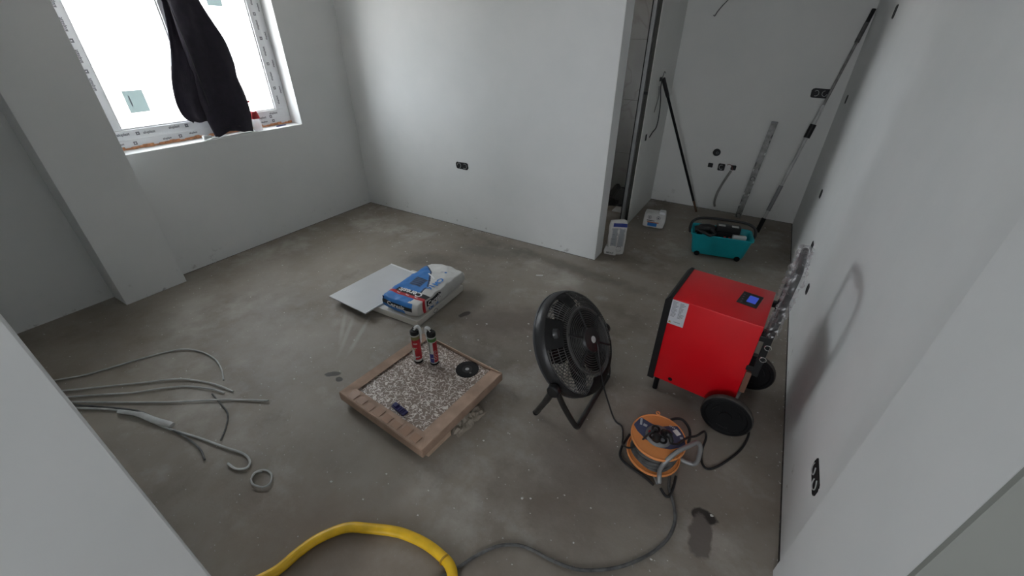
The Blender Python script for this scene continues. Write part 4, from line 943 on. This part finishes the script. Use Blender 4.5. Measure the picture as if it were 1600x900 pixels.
# stand it up: local x -> up, local top -> towards the camera
MU = Matrix(((0, 1, 0, 0), (0, 0, -1, .05), (1, 0, 0, .162), (0, 0, 0, 1))); MU = RZ(.30) @ MU
MU2 = Matrix(((0, -1, 0, 0), (0, 0, -1, .05), (1, 0, 0, .162), (0, 0, 0, 1))); MU2 = RZ(.30) @ MU2
xf(bm, MU2); link('bag_body', bm, [M_offw, mat('deep_blue_print', (.01, .03, .22), .5)], t, smooth='all')
def onb(nm, s, size, cx, cy, ex, m_, bmx=None):
    o = on_bag(s, size, 'top', cx, cy, ex, m_, .0004, .0022, f=bf1, L_=.33, W_=.155, T_=.10, name=nm, par=t, bm=bmx); o.data.transform(MU2); return o
def outline(w_, h_, th=.003):
    bm = bmesh.new()
    for x0, x1, y0, y1 in ((-w_/2, w_/2, h_/2-th, h_/2), (-w_/2, w_/2, -h_/2, -h_/2+th), (-w_/2, -w_/2+th, -h_/2, h_/2), (w_/2-th, w_/2, -h_/2, h_/2)):
        vs = [bm.verts.new(p) for p in ((x0, y0, 0), (x1, y0, 0), (x1, y1, 0), (x0, y1, 0))]; bm.faces.new(vs)
    return bm
M_pg = mat('pale_grey_panel', (.36, .38, .40), .6)
onb('text_panel', '', 0, .12, .42, (1, 0), M_pg, strip_bm(.18, .045)); onb('text_panel', '', 0, .12, -.42, (1, 0), M_pg, strip_bm(.18, .045))
onb('panel_outline', '', 0, .12, .42, (1, 0), M_inkg, outline(.19, .056)); onb('panel_outline', '', 0, .12, -.42, (1, 0), M_inkg, outline(.19, .056))
for k in range(3): onb('print_line', '', 0, -.30+k*.3, .42, (0, 1), M_inkg, strip_bm(.045, .003)); 
onb('panel_outline', '', 0, -.62, -.3, (1, 0), M_inkg, outline(.05, .04))
link('folded_base', loft([rrect(.11, .075, .0, .012), rrect(.12, .08, .03, .012), rrect(.10, .06, .075, .012)], True, True), M_offw, t, smooth=True).location = (-.035, -.02, 0)
link('lettering', xf(text_bm('GROUT', .02, .0003, .0005), frame((-.035, -.0605, .02), (1, 0, 0), (0, 0, 1))), M_inkb, t)
bf2 = bagF(.22, .17, .16, 5.5, .012)
def cls2(side, X, Y, Z):
    if side == 'y-':
        if -.55 < X < .35 and -.85 < Z < -.25: return 1
        if -.6 < X < .5 and -.22 < Z < -.08: return 2
    return 0
t = thing('lying_paper_bag', 'small white paper bag slumped on the floor in the alcove corner', 'bag', (-.80, 4.32, 0), .12)
link('bag_body', bag_mesh(bf2, 40, 20, 24, cls2), [M_offw, M_blue, mat('orange_print', (.45, .14, .06), .5)], t, smooth='all')
for x in (-.42, .38):
    bm = bmesh.new(); ring(bm, .002, .018, 0, 20, 5, TR((x*.11, -.087, .125)) @ RX(PI/2)); link('print_ring', bm, M_inkg, t)
    link('print_mark', B(x*.11-.008, x*.11+.008, -.0885, -.086, .118, .130), M_inkg, t)
link('print_line', B(-.07, .01, -.0885, -.086, .085, .092), M_inkb, t)
link('folded_top', loft([rrect(.07, .09, .0, .01), rrect(.06, .08, .03, .01)], True, True), M_white, t).location = (.07, -.01, .15)
# bathroom floor clutter
t = thing('black_sack', 'dark sack slumped on the bathroom floor behind the doorway', 'sack', (-1.42, 4.86, 0), .3)
link('sack_body', crumple(.6, .38, .17, 4.4, 22, 16), mat('black_film', (.012, .012, .012), .35), t, smooth='all')
link('sack_fold', crumple(.30, .14, .10, 9.1), M_blackm, t).location = (.0, -.12, .0)
tag(link('tile_offcut', B(-1.33, -1.20, 4.50, 4.66, 0, .012, .002, None), M_offw), 'pale tile offcut on the bathroom floor in front of the dark sack', 'tile offcut')

# ------------------------------------------------------------ crumbs and debris on the floor
rnd = random.Random(77); bm = bmesh.new()
def chip(x, y, s):
    a = rnd.uniform(0, PI); vs = []
    k = rnd.choice((4, 5)); h = s*rnd.uniform(.25, .5)
    lo = [bm.verts.new((x+s*math.cos(a+2*PI*i/k)*rnd.uniform(.6, 1.1), y+s*math.sin(a+2*PI*i/k)*rnd.uniform(.5, .9), .0002)) for i in range(k)]
    tp = bm.verts.new((x, y, h))
    for i in range(k): bm.faces.new((lo[i], lo[(i+1) % k], tp))
blocked = [(-2.6, -1.6, 1.4, 2.4), (-1.65, -.9, .8, 1.55), (-4.3, -3.8, .6, 1.2)]
c_ = 0
while c_ < 500:
    x = rnd.uniform(-3.9, .47); y = rnd.uniform(.1, 5.1)
    if y > 3.2 and x < XE: continue
    if any(a < x < b and c < y < d for a, b, c, d in blocked): continue
    u = rnd.random(); s = .0025+.006*u**4 + (.001*y)
    chip(x, y, s); c_ += 1
for k in range(260):   # grit along the wall feet
    u = rnd.random(); side = rnd.choice((0, 1, 2, 3))
    if side == 0: x, y = XL+abs(rnd.gauss(0, .02))+.004, rnd.uniform(1.15, 3.2)
    elif side == 1: x, y = rnd.uniform(-3.9, -1.1), YB-abs(rnd.gauss(0, .02))-.004
    elif side == 2: x, y = XR-abs(rnd.gauss(0, .012))-.003, rnd.uniform(1.2, 5.1)
    else: x, y = rnd.uniform(-.95, .45), YD-abs(rnd.gauss(0, .02))-.004
    chip(x, y, rnd.uniform(.002, .006))
tag(link('plaster_crumbs', bm, M_crumb), 'pale plaster crumbs scattered over the whole concrete floor', 'crumbs', kind='stuff')
tag(link('wood_splinter', B(-.03, .03, -.007, .007, 0, .006, .002, TR((-1.35, 2.72, 0)) @ RZ(.5)), M_offw), 'thin pale splinter on the floor before the long wall end', 'splinter')
